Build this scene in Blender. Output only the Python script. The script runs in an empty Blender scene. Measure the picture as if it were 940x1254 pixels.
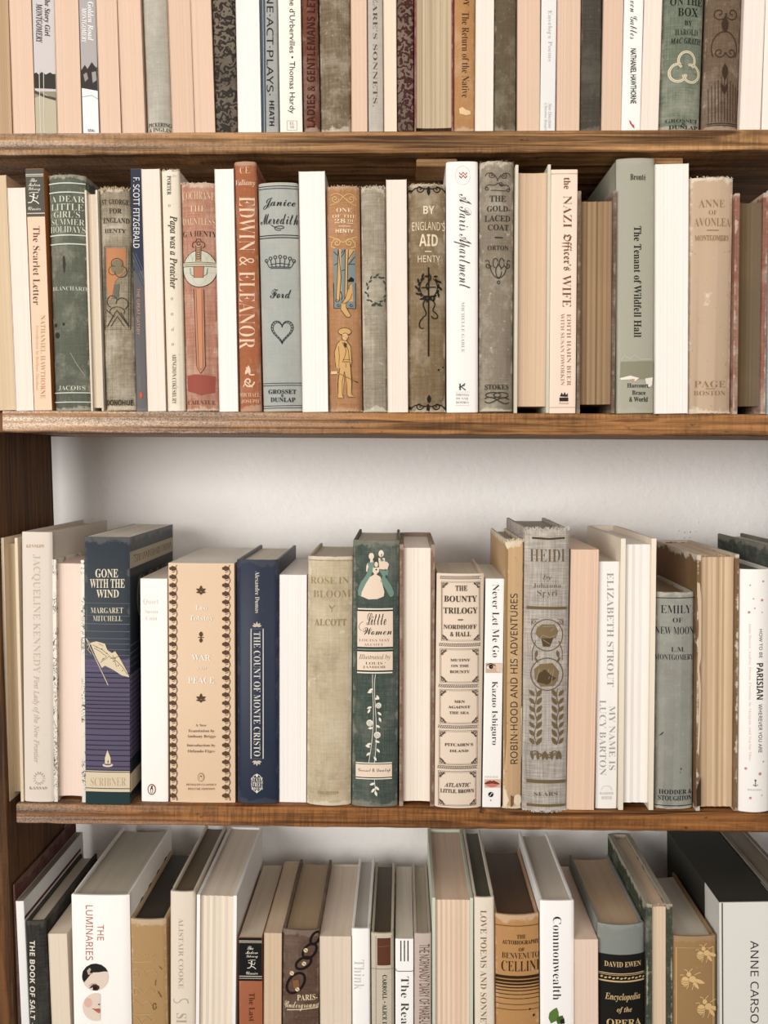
import bpy, bmesh, math, random
from mathutils import Vector, Matrix

# ------------------------------------------------------------------ camera, world, light
sc = bpy.context.scene
COL = sc.collection
random.seed(7)
EYE = 1.45                       # height of the lens above the floor
F, CX, CY, DIST = 1140.0, 470.0, 627.0, 0.82

def _basis():
    yx, yy, s = (492 - CX) / F, (558 - CY) / F, 0.0048
    c = 0.0
    for _ in range(50):
        a = s + c * (yy - s * yx)
        c = -yx - a * yy
    X = Vector((1, a, c)).normalized(); Y = Vector((yx, yy, 1)).normalized()
    D = X.cross(Y).normalized()          # world down in camera axes (right, down, forward)
    if D.y < 0: D = -D
    return X, Y, -D
BX, BY, BZ = _basis()            # world axes seen in camera axes (x right, y down, z forward)
EYEP = Vector((0, -DIST, EYE))
def ray(px, py):
    d = Vector(((px - CX) / F, (py - CY) / F, 1))
    return Vector((d.dot(BX), d.dot(BY), d.dot(BZ)))
def at(px, py, Y=0.0):
    r = ray(px, py); k = (Y - EYEP.y) / r.y
    return EYEP + r * k
def atX(px, py, X):
    r = ray(px, py); k = (X - EYEP.x) / r.x
    return EYEP + r * k

cam = bpy.data.cameras.new('camera'); cam.sensor_fit = 'HORIZONTAL'; cam.sensor_width = 36
cam.lens = F / 940 * 36; cam.clip_start = 0.02
co = bpy.data.objects.new('camera', cam); COL.objects.link(co)
right = Vector((BX.x, BY.x, BZ.x)); down = Vector((BX.y, BY.y, BZ.y)); fwd = Vector((BX.z, BY.z, BZ.z))
m = Matrix((( right.x, -down.x, -fwd.x, EYEP.x), (right.y, -down.y, -fwd.y, EYEP.y), (right.z, -down.z, -fwd.z, EYEP.z), (0, 0, 0, 1)))
co.matrix_world = m
sc.camera = co
sc.view_settings.view_transform = 'Standard'; sc.view_settings.look = 'None'
sc.view_settings.gamma = 1; sc.view_settings.use_curve_mapping = False
sc.view_settings.exposure = -0.09

w = bpy.data.worlds.new('room_light'); sc.world = w; w.use_nodes = True
bg = w.node_tree.nodes['Background']; bg.inputs[0].default_value = (1.0, 0.84, 0.66, 1); bg.inputs[1].default_value = 0.075

def area(name, loc, target, sx, sy, power, col):
    l = bpy.data.lights.new(name, 'AREA'); l.shape = 'RECTANGLE'; l.size = sx; l.size_y = sy
    l.energy = power; l.color = col
    o = bpy.data.objects.new(name, l); COL.objects.link(o); o.location = loc
    o.rotation_euler = (Vector(target) - Vector(loc)).to_track_quat('-Z', 'Y').to_euler()
    return o
area('window_light', (-1.55, -2.3, EYE + 0.16), (0.0, 0, EYE - .05), 1.7, 1.3, 74, (1.0, 0.988, 0.965))
area('fill_light', (0.9, -2.9, EYE + 0.25), (0.1, 0, EYE), 1.3, 1.2, 22, (1.0, 0.985, 0.955))  # weak unseen fill, added from the front right

area('ceiling_light', (0.1, -1.25, 2.55), (0.0, -.2, 1.3), 2.4, 1.6, 19, (1.0, 0.94, 0.86))

# ------------------------------------------------------------------ colours and materials
def lin(c):
    if isinstance(c, str):
        c = tuple(int(c[i:i + 2], 16) for i in (0, 2, 4))
    r = []
    for v in c[:3]:
        v = v / 255.0
        r.append(v / 12.92 if v <= 0.04045 else ((v + 0.055) / 1.055) ** 2.4)
    return (r[0], r[1], r[2], 1.0)

class NT:
    def __init__(s, name):
        s.m = bpy.data.materials.new(name); s.m.use_nodes = True
        s.n = s.m.node_tree.nodes; s.l = s.m.node_tree.links
        s.b = s.n['Principled BSDF']
    def node(s, t, **k):
        x = s.n.new(t)
        for a, v in k.items(): setattr(x, a, v)
        return x
    def set(s, sock, v):
        if hasattr(v, 'is_output') or isinstance(v, bpy.types.NodeSocket): s.l.new(v, sock)
        else: sock.default_value = v
    def noise(s, vec, scale, detail=4, rough=.6, dist=0):
        x = s.node('ShaderNodeTexNoise'); s.l.new(vec, x.inputs['Vector'])
        x.inputs['Scale'].default_value = scale; x.inputs['Detail'].default_value = detail
        x.inputs['Roughness'].default_value = rough; x.inputs['Distortion'].default_value = dist
        return x.outputs['Fac']
    def wave(s, vec, scale, dist, direction='X', detail=2, dscale=1.0):
        x = s.node('ShaderNodeTexWave'); x.bands_direction = direction; s.l.new(vec, x.inputs['Vector'])
        x.inputs['Scale'].default_value = scale; x.inputs['Distortion'].default_value = dist
        x.inputs['Detail'].default_value = detail; x.inputs['Detail Scale'].default_value = dscale
        return x.outputs['Fac']
    def mapv(s, scale=(1, 1, 1), loc=(0, 0, 0), src=None, rnd=True):
        tc = s.node('ShaderNodeTexCoord'); v = src or tc.outputs['Object']
        if rnd:
            oi = s.node('ShaderNodeObjectInfo'); ad = s.node('ShaderNodeVectorMath', operation='ADD')
            mu = s.node('ShaderNodeMath', operation='MULTIPLY'); mu.inputs[1].default_value = 9.0
            s.l.new(oi.outputs['Random'], mu.inputs[0]); s.l.new(v, ad.inputs[0]); s.l.new(mu.outputs[0], ad.inputs[1]); v = ad.outputs[0]
        mp = s.node('ShaderNodeMapping'); s.l.new(v, mp.inputs[0])
        mp.inputs['Scale'].default_value = scale; mp.inputs['Location'].default_value = loc
        return mp.outputs[0]
    def ramp(s, fac, pts):
        x = s.node('ShaderNodeValToRGB'); s.l.new(fac, x.inputs[0]); e = x.color_ramp.elements
        while len(e) < len(pts): e.new(.5)
        for el, (p, c) in zip(e, pts):
            el.position = p; el.color = c if not isinstance(c, (int, float)) else (c, c, c, 1)
        return x.outputs[0]
    def mix(s, fac, a, b, mode='MIX'):
        x = s.node('ShaderNodeMix', data_type='RGBA', blend_type=mode)
        s.set(x.inputs[0], fac); s.set(x.inputs[6], a); s.set(x.inputs[7], b)
        return x.outputs[2]
    def math(s, op, a, b=0.0):
        x = s.node('ShaderNodeMath', operation=op); s.set(x.inputs[0], a); s.set(x.inputs[1], b)
        return x.outputs[0]
    def attr(s, name):
        x = s.node('ShaderNodeAttribute'); x.attribute_type = 'OBJECT'; x.attribute_name = name
        return x.outputs['Fac']
    def ocol(s):
        return s.node('ShaderNodeObjectInfo').outputs['Color']
    def bump(s, h, strength=.3, dist=.0005):
        x = s.node('ShaderNodeBump'); x.inputs['Strength'].default_value = strength; x.inputs['Distance'].default_value = dist
        s.l.new(h, x.inputs['Height']); s.l.new(x.outputs[0], s.b.inputs['Normal'])
    def done(s, col, rough=.6, spec=.3):
        s.set(s.b.inputs['Base Color'], col); s.set(s.b.inputs['Roughness'], rough)
        s.b.inputs['Specular IOR Level'].default_value = spec
        return s.m

def rubbed(s, c, wear, v, light):
    """cover ends and corners rubbed pale, in ragged patches"""
    tc = s.node('ShaderNodeTexCoord'); sp = s.node('ShaderNodeSeparateXYZ'); s.l.new(tc.outputs['Generated'], sp.inputs[0])
    ez = s.math('MULTIPLY', s.math('ABSOLUTE', s.math('SUBTRACT', sp.outputs['Z'], .5)), 2.0)
    ex = s.math('MULTIPLY', s.math('ABSOLUTE', s.math('SUBTRACT', sp.outputs['X'], .5)), 2.0)
    e = s.math('MAXIMUM', s.ramp(ez, [(.93, 0.0), (1.0, 1.0)]), s.math('MULTIPLY', s.ramp(ex, [(.80, 0.0), (.96, 1.0), (.995, 0.0)]), .5))
    n = s.noise(v, 75, 5, .7)
    k = s.ramp(s.math('ADD', s.math('MULTIPLY', e, .38), n), [(.64, 0.0), (.74, 1.0)])
    return s.mix(s.math('MULTIPLY', k, s.math('MULTIPLY', wear, 1.1)), c, light)

def m_cloth():
    s = NT('book_cloth'); v = s.mapv()
    wx = s.wave(s.mapv((1, 1, .05), rnd=False), 620, .6, 'X'); wz = s.wave(s.mapv((.05, 1, 1), rnd=False), 560, .6, 'Z')
    weave = s.math('MULTIPLY', wx, wz)
    blot = s.noise(v, 24, 6, .7); fine = s.noise(v, 260, 3, .7); slub = s.noise(s.mapv((50, 50, 900)), 1, 2, .5); slub2 = s.noise(s.mapv((900, 50, 40)), 1, 2, .5)
    wear = s.attr('wear'); c = s.ocol()
    light = s.mix(.55, c, (.80, .72, .58, 1)); dark = s.mix(.55, c, (.09, .065, .04, 1), 'MIX')
    f1 = s.math('MULTIPLY', s.ramp(blot, [(.50, 0.0), (.72, 1.0)]), wear)
    f2 = s.math('MULTIPLY', s.ramp(blot, [(.28, 1.0), (.47, 0.0)]), wear)
    c1 = s.mix(f1, c, light); c2 = s.mix(f2, c1, dark)
    f3 = s.math('MULTIPLY', s.ramp(fine, [(.60, 0.0), (.72, 1.0)]), s.math('MULTIPLY', wear, .6))
    c3 = s.mix(f3, c2, light)
    c3 = rubbed(s, c3, wear, v, s.mix(.72, c, (.74, .64, .50, 1)))
    tex = s.math('ADD', s.math('MULTIPLY', s.ramp(slub, [(.3, 0.0), (.7, 1.0)]), .5), s.math('MULTIPLY', s.ramp(slub2, [(.3, 0.0), (.7, 1.0)]), .5))
    k = s.attr('weave')
    c4 = s.mix(k, c3, s.mix(tex, s.mix(.45, c3, (.03, .025, .02, 1)), s.mix(.30, c3, (.9, .85, .78, 1))))
    s.bump(weave, .35, .0003)
    return s.done(c4, .85, .06)

def m_paper(name, rough, spec):
    s = NT(name); v = s.mapv(); n = s.noise(v, 14, 4, .6); c = s.ocol(); wear = s.attr('wear')
    f = s.math('MULTIPLY', s.ramp(n, [(.5, 0.0), (.75, 1.0)]), wear)
    c1 = s.mix(f, c, s.mix(.4, c, (.42, .30, .18, 1)))
    fl = s.math('MULTIPLY', s.ramp(s.noise(v, 190, 2, .6), [(.66, 0.0), (.74, 1.0)]), wear)
    c1 = s.mix(fl, c1, s.mix(.5, c, (.2, .13, .08, 1)))
    c1 = rubbed(s, c1, wear, v, s.mix(.6, c, (.80, .72, .60, 1)))
    s.bump(s.noise(s.mapv((6, 6, 1)), 9, 3), .15, .0008)
    return s.done(c1, rough, spec)

def m_leather():
    s = NT('tooled_leather'); v = s.mapv((1, 1, 1)); c = s.ocol()
    vo = s.node('ShaderNodeTexVoronoi'); s.l.new(v, vo.inputs['Vector']); vo.inputs['Scale'].default_value = 210
    swirl = s.wave(v, 30, 10, 'Z', 2, 6)
    k = s.ramp(swirl, [(.35, 0.0), (.6, 1.0)])
    c1 = s.mix(s.math('MULTIPLY', k, .75), c, s.mix(.55, c, (.34, .27, .20, 1)))
    c2 = s.mix(s.ramp(s.noise(v, 30, 5), [(.45, 0.0), (.7, .6)]), c1, s.mix(.5, c, (.01, .008, .006, 1)))
    s.bump(s.math('ADD', s.math('MULTIPLY', k, .8), vo.outputs['Distance']), .7, .0009)
    return s.done(c2, .55, .15)

def m_page():
    s = NT('page_edges'); c = s.ocol(); wear = s.attr('wear')
    st = s.noise(s.mapv((900, 6, 3.0)), 1, 3, .7); st2 = s.noise(s.mapv((2600, 10, 9)), 1, 2, .5)
    cl = s.noise(s.mapv((180, 5, 1.2)), 1, 2, .5)
    blot = s.noise(s.mapv(), 16, 4, .6)
    a = s.ramp(st, [(.30, 1.0), (.55, 0.0)]); b = s.ramp(cl, [(.36, 1.0), (.5, 0.0)])
    k = s.math('MULTIPLY', s.math('ADD', s.math('MULTIPLY', a, .35), s.math('MULTIPLY', b, .35)), s.math('ADD', wear, .08))
    dk = s.mix(.75, c, (.30, .20, .12, 1), 'MULTIPLY')
    c1 = s.mix(k, c, dk)
    k2 = s.math('MULTIPLY', s.ramp(blot, [(.45, 0.0), (.75, 1.0)]), s.math('MULTIPLY', wear, .5))
    c2 = s.mix(k2, c1, s.mix(.4, c, (.35, .22, .11, 1)))
    s.bump(s.math('ADD', st, s.math('MULTIPLY', st2, .5)), .4, .0004)
    return s.done(c2, .5, .25)

def m_print(name, rough, metal):
    s = NT(name); s.b.inputs['Metallic'].default_value = metal
    return s.done(s.ocol(), rough, .1)

def m_toile():
    s = NT('printed_toile'); v = s.mapv((1, 1, .7)); n = s.noise(v, 210, 3, .6, 1.2)
    k = s.ramp(s.math('ABSOLUTE', s.math('SUBTRACT', n, .5)), [(.015, 1.0), (.04, 0.0)])
    big = s.ramp(s.noise(v, 60, 2), [(.46, 0.0), (.54, 1.0)])
    c = s.mix(s.math('MULTIPLY', k, big), s.ocol(), lin((45, 42, 42)))
    return s.done(c, .6, .25)

def m_horse(name):
    pass

def m_wood(name, base, dark, light, worn, saw=.5, upright=False):  # worn: start, reach and strength of the painted sheen
    s = NT(name)
    tc = s.node('ShaderNodeTexCoord'); v = tc.outputs['Object']
    if upright:
        sp = s.node('ShaderNodeSeparateXYZ'); cb = s.node('ShaderNodeCombineXYZ'); s.l.new(v, sp.inputs[0])
        s.l.new(sp.outputs['Z'], cb.inputs['X']); s.l.new(sp.outputs['X'], cb.inputs['Y']); s.l.new(sp.outputs['Y'], cb.inputs['Z']); v = cb.outputs[0]
    g = s.noise(s.mapv((5, 90, 260), src=v, rnd=True), 1, 6, .65, .4)
    big = s.noise(s.mapv((1.6, 8, 22), src=v), 1, 3, .5, .6)
    c1 = s.ramp(g, [(.36, lin(dark)), (.49, lin(base)), (.64, lin(light))])
    # cathedral figure: closed pale shapes with a thin bright outline
    cat = s.ramp(big, [(.545, 0.0), (.555, 1.0)])
    c2 = s.mix(s.math('MULTIPLY', cat, .55), c1, s.mix(.45, lin(light), c1))
    edge = s.ramp(s.math('ABSOLUTE', s.math('SUBTRACT', big, .55)), [(.0, 1.0), (.012, 0.0)])
    c2 = s.mix(s.math('MULTIPLY', edge, .6), c2, lin(light))
    # saw marks across the edge
    sw = s.noise(s.mapv((420, 40, 34), src=v), 1, 3, .6, .3)
    swm = s.math('MULTIPLY', s.ramp(sw, [(.44, 0.0), (.60, 1.0)]), s.math('MULTIPLY', s.ramp(s.noise(s.mapv((7, 10, 60), src=v), 1, 3), [(.40, 0.0), (.62, 1.0)]), saw))
    c3 = s.mix(swm, c2, s.mix(.8, c2, lin(dark)))
    blot = s.noise(s.mapv((22, 60, 110), src=v), 1, 5, .75)
    c3 = s.mix(s.math('MULTIPLY', s.ramp(blot, [(.50, 0.0), (.66, 1.0)]), .55), c3, s.mix(.75, c3, lin(dark)))
    # dark knots and specks
    vo = s.noise(s.mapv((60, 60, 120) if not upright else (12, 60, 60), src=v), 1, 2, .7)
    c3 = s.mix(s.ramp(vo, [(.68, 0.0), (.76, .8)]), c3, lin((45, 26, 14)))
    # pale streaky sheen from the left window, painted into the boards' left end
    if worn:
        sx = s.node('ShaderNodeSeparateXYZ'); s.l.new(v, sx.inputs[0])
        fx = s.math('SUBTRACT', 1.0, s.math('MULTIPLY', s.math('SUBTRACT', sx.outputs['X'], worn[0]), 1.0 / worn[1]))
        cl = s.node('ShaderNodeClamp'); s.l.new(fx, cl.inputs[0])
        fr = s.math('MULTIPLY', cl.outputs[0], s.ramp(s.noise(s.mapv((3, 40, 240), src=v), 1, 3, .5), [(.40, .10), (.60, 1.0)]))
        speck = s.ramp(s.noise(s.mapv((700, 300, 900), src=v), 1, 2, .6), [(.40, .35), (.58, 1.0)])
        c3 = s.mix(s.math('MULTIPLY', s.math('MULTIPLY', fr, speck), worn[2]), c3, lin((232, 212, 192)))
    s.bump(s.math('ADD', g, s.math('MULTIPLY', sw, .6)), .5, .0008)
    return s.done(c3, .6, .2)

def m_wall():
    s = NT('painted_plaster'); v = s.mapv(rnd=False)
    n = s.noise(v, 7, 3); c = s.mix(s.ramp(n, [(.3, 0.0), (.7, 1.0)]), lin((247, 243, 239)), lin((243, 239, 234)))
    s.bump(s.noise(v, 120, 4, .6), .6, .0022)
    return s.done(c, .7, .25)

def m_speck():
    s = NT('marbled_wear'); return s.done(s.ocol(), .9, .1)

M = dict(cloth=m_cloth(), paper=m_paper('matt_paper', .65, .12), gloss=m_paper('glossy_paper', .40, .16),
         leather=m_leather(), page=m_page(), ink=m_print('printed_ink', .6, 0), foil=m_print('gilt_lettering', .42, .25),
         toile=m_toile(),
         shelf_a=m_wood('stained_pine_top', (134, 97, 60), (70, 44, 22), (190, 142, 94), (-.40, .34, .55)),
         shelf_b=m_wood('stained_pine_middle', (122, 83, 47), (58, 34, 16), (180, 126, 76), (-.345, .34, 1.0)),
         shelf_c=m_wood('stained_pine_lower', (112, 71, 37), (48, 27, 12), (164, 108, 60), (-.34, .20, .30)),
         panel=m_wood('stained_side_board', (84, 55, 30), (40, 24, 12), (118, 78, 44), None, .0, True),
         floor=m_wood('dark_floorboards', (52, 38, 28), (34, 24, 17), (70, 52, 38), None, .0),
         under=m_wood('rough_cleat_wood', (150, 110, 70), (100, 70, 42), (190, 150, 104), None, .2),
         wall=m_wall())

# ------------------------------------------------------------------ mesh helpers
def link(name, me, mat, parent=None, col=None, **props):
    o = bpy.data.objects.new(name, me); COL.objects.link(o)
    if mat is not None: me.materials.append(mat)
    if col is not None: o.color = tuple(v * .9 for v in lin(col)[:3]) + (1.0,)
    if parent is not None: o.parent = parent
    for k, v in props.items(): o[k] = v
    return o

def mesh_from(name, verts, faces, smooth=False):
    me = bpy.data.meshes.new(name); me.from_pydata([tuple(v) for v in verts], [], faces); me.validate(); me.update()
    if smooth:
        for p in me.polygons: p.use_smooth = True
    return me

def prism(name, outline, zs, smooth_angle=None, jitter=0.0, jn=None, jz=0.0):
    """outline: (x, y) counter-clockwise seen from above; zs: list of (z, inset). Closed solid."""
    n = len(outline); V = []; Fc = []
    nrm = []
    for i in range(n):
        a = Vector(outline[i - 1]); b = Vector(outline[i]); c = Vector(outline[(i + 1) % n])
        d = ((b - a).normalized() + (c - b).normalized())
        d = Vector((d.y, -d.x)); nrm.append(d.normalized() if d.length > 1e-9 else Vector((0, 0)))
    for li, (z, ins) in enumerate(zs):
        for i, p in enumerate(outline):
            zz = z
            if jn and i in jn:
                if li >= len(zs) - 2: zz += random.uniform(-1, .25) * jitter
                if li <= 1: zz += random.uniform(0, 1) * jz
            V.append((p[0] - nrm[i].x * ins, p[1] - nrm[i].y * ins, zz))
    for l in range(len(zs) - 1):
        for i in range(n):
            j = (i + 1) % n
            Fc.append((l * n + i, l * n + j, (l + 1) * n + j, (l + 1) * n + i))
    Fc.append(tuple(reversed(range(n)))); Fc.append(tuple((len(zs) - 1) * n + i for i in range(n)))
    me = mesh_from(name, V, Fc)
    if smooth_angle:
        for p in me.polygons[:-2]: p.use_smooth = True
        try: me.set_sharp_from_angle(angle=math.radians(smooth_angle))
        except Exception: pass
    return me

def box(x0, x1, y0, y1, z0, z1, bev=0.0):
    bm = bmesh.new(); bmesh.ops.create_cube(bm, size=1)
    for v in bm.verts:
        v.co = Vector((x0 if v.co.x < 0 else x1, y0 if v.co.y < 0 else y1, z0 if v.co.z < 0 else z1))
    if bev: bmesh.ops.bevel(bm, geom=bm.edges[:], offset=bev, segments=2, affect='EDGES')
    me = bpy.data.meshes.new('box'); bm.to_mesh(me); bm.free(); return me

# ------------------------------------------------------------------ flat print on spines
_tc = bpy.data.curves.new('lettering', 'FONT'); _tc.size = 1; _tc.resolution_u = 2
_to = bpy.data.objects.new('lettering_tool', _tc); COL.objects.link(_to)
STY = {'b': (0x1D400, 0x1D41A, 0), 'r': (0x1D400, 0x1D41A, -.013), 'i': (0x1D434, 0x1D44E, 0), 'j': (0x1D468, 0x1D482, 0),
       'c': (0x1D4D0, 0x1D4EA, 0), 't': (0x1D4D0, 0x1D4EA, -.008), 'f': (0x1D56C, 0x1D586, 0), 'n': (0x1D5A0, 0x1D5BA, 0), 'h': (0x1D5D4, 0x1D5EE, 0), 's': None, 'S': None}
_cache = {}
def text2d(body, style):
    key = (body, style)
    if key in _cache: return _cache[key]
    st = STY[style]; off = 0
    if st:
        r = ''
        for ch in body:
            if style == 'i' and ch == 'h': r += '\u210e'
            elif 'A' <= ch <= 'Z': r += chr(st[0] + ord(ch) - 65)
            elif 'a' <= ch <= 'z': r += chr(st[1] + ord(ch) - 97)
            elif '0' <= ch <= '9' and style in 'br': r += chr(0x1D7CE + ord(ch) - 48)
            else: r += ch
        body = r; off = st[2]
    elif style == 'S': off = .014
    _tc.body = body; _tc.offset = off
    bpy.context.view_layer.update()
    dg = bpy.context.evaluated_depsgraph_get(); e = _to.evaluated_get(dg); me = e.to_mesh()
    V = [(v.co.x, v.co.y) for v in me.vertices]; Fs = [tuple(p.vertices) for p in me.polygons]
    e.to_mesh_clear()
    x0 = min(v[0] for v in V); x1 = max(v[0] for v in V); y0 = min(v[1] for v in V); y1 = max(v[1] for v in V)
    V = [((x - x0) / (x1 - x0), (y - y0) / max(y1 - y0, 1e-6)) for x, y in V]
    _cache[key] = (V, Fs)
    return _cache[key]

def stroke(pts, wd, closed=False):
    """polyline -> quads strip; pts in px (y down)"""
    P = [Vector(p) for p in pts]; n = len(P); V = []; Fs = []
    for i in range(n):
        a = P[i - 1] if (i > 0 or closed) else P[i]; c = P[(i + 1) % n] if (i < n - 1 or closed) else P[i]
        d = c - a
        if d.length < 1e-6: d = Vector((1, 0))
        d.normalize(); q = Vector((-d.y, d.x)) * wd / 2
        V += [tuple(P[i] + q), tuple(P[i] - q)]
    for i in range(n if closed else n - 1):
        j = (i + 1) % n
        Fs.append((2 * i, 2 * i + 1, 2 * j + 1, 2 * j))
    return V, Fs

def ell(cx, cy, rx, ry=None, n=22, a0=0, a1=360):
    ry = ry if ry is not None else rx
    full = abs(a1 - a0) >= 360
    k = n if full else n + 1
    return [(cx + rx * math.cos(math.radians(a0 + (a1 - a0) * i / n)), cy + ry * math.sin(math.radians(a0 + (a1 - a0) * i / n))) for i in range(k)]
def spiral(cx, cy, r, turns=1.5, a0=0, d=1, n=22, r1=.12):
    out = []
    for i in range(n):
        t = i / (n - 1); a = math.radians(a0) + d * t * turns * 2 * math.pi; rr = r * (1 - t * (1 - r1))
        out.append((cx + rr * math.cos(a), cy + rr * math.sin(a)))
    return out
def leaf(x, y, ang, ln, wd):
    a = math.radians(ang); c, s = math.cos(a), math.sin(a); o = []
    for t, k in ((0, 0), (.25, .8), (.55, 1), (.8, .6), (1, 0), (.8, -.6), (.55, -1), (.25, -.8)):
        u, v = t * ln, k * wd / 2
        o.append((x + u * c - v * s, y + u * s + v * c))
    return o
def bez(p0, p1, p2, p3, n=12):
    o = []
    for i in range(n):
        t = i / (n - 1); q = 1 - t
        o.append(tuple(q**3 * a + 3 * q * q * t * b + 3 * q * t * t * c + t**3 * d for a, b, c, d in zip(p0, p1, p2, p3)))
    return o

# the pieces a print is written in: every entry is (op, colour, ...) in photo-like coordinates of view (ox, oy, scale)
def T(s, st, x0, y0, x1, y1, rot, col): return ('T', col, s, st, x0, y0, x1, y1, rot)
def L(col, wd, pts, closed=False): return ('L', col, wd, pts, closed)
def P(col, pts): return ('P', col, pts)
def BD(col, y0, y1): return ('B', col, y0, y1)       # a band across the whole spine
def R(col, x0, y0, x1, y1): return ('P', col, [(x0, y0), (x1, y0), (x1, y1), (x0, y1)])
def RF(col, wd, x0, y0, x1, y1): return ('L', col, wd, [(x0, y0), (x1, y0), (x1, y1), (x0, y1)], True)
# ------------------------------------------------------------------ shelves: lines of the board tops in the photograph
SH = {1: ((0, 163.0), (940, 158.0)), 2: ((3, 503.0), (940, 507.5)), 3: ((20, 985.0), (940, 996.0)), 4: ((0, 1421), (940, 1437))}
SHB = {1: 190.5, 2: 529.5, 3: 1008.5, 4: 1446}
SZ = {}
for r_, (a_, b_) in SH.items():
    pa, pb = at(*a_), at(*b_)
    SZ[r_] = (pa.x, pa.z, (pb.z - pa.z) / (pb.x - pa.x))
def shelf_z(row, x):
    x0, z0, k = SZ[row]; return z0 + k * (x - x0)

BOOKS = {1: [], 2: [], 3: [], 4: []}
def BK(row, kind, tl, tr, bl, br, yt, col, label, **k):
    k.update(row=row, kind=kind, tl=tl, tr=tr, bl=bl, br=br, yt=yt, col=col, label=label)
    BOOKS[row].append(k)

def solve_row(row):
    L_ = BOOKS[row]
    for k in L_:
        Y = k.get('Y', 4) / 1000.0; k['Yf'] = Y
        yt = 0 if row == 1 else k['yt']
        xm = (k['bl'] + k['br']) / 2
        (ax, ay), (bx, by) = SH[row]
        yb = 1254 if row == 4 else ay + (by - ay) * (xm - ax) / (bx - ax)
        a, b = at(k['tl'], yt, Y), at(k['tr'], yt, Y); c, d = at(k['bl'], yb, Y), at(k['br'], yb, Y)
        mt, mb = (a + b) / 2, (c + d) / 2
        sl = (mt.x - mb.x) / (mt.z - mb.z)
        w1 = ((b.x - a.x) + (d.x - c.x)) / 2
        x0 = mb.x
        for _ in range(3):
            z0 = shelf_z(row, x0); x0 = mb.x + sl * (z0 - mb.z)
        k['w'] = w1; k['x0'] = x0; k['z0'] = z0; k['sl'] = sl
        if row == 1: k['H'] = k['yt'] / 1000.0
        else: k['H'] = (mt.z - z0) * math.sqrt(1 + sl * sl)
    for _ in range(8):                              # neighbours may touch but not pass into each other
        for i in range(len(L_) - 1):
            A, B = L_[i], L_[i + 1]
            h = min(A['H'], B['H']); e = 0
            for z in (0, h):
                e = max(e, (A['x0'] + A['w'] / 2 + A['sl'] * z) - (B['x0'] - B['w'] / 2 + B['sl'] * z) + .00025)
            if e > 0:
                A['w'] -= e / 2; A['x0'] -= e / 4; B['w'] -= e / 2; B['x0'] += e / 4

class Surf:
    """a spine (or side) in its own flat coordinates u, v with the depth of its curve"""
    def __init__(s, k):
        s.k = k; s.w = k['w']; s.b = k['b']; s.H = k['H']
    def uv(s, px, py):
        k = s.k; p = at(px, py, k['Yf'] - 0.0)
        dx, dz = p.x - k['x0'], p.z - k['z0']; a = math.atan(k['sl'])
        return (dx * math.cos(a) - dz * math.sin(a), dx * math.sin(a) + dz * math.cos(a))
    def depth(s, u):
        t = min(1.0, abs(2 * u / s.w)); return s.b * t * t

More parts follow.
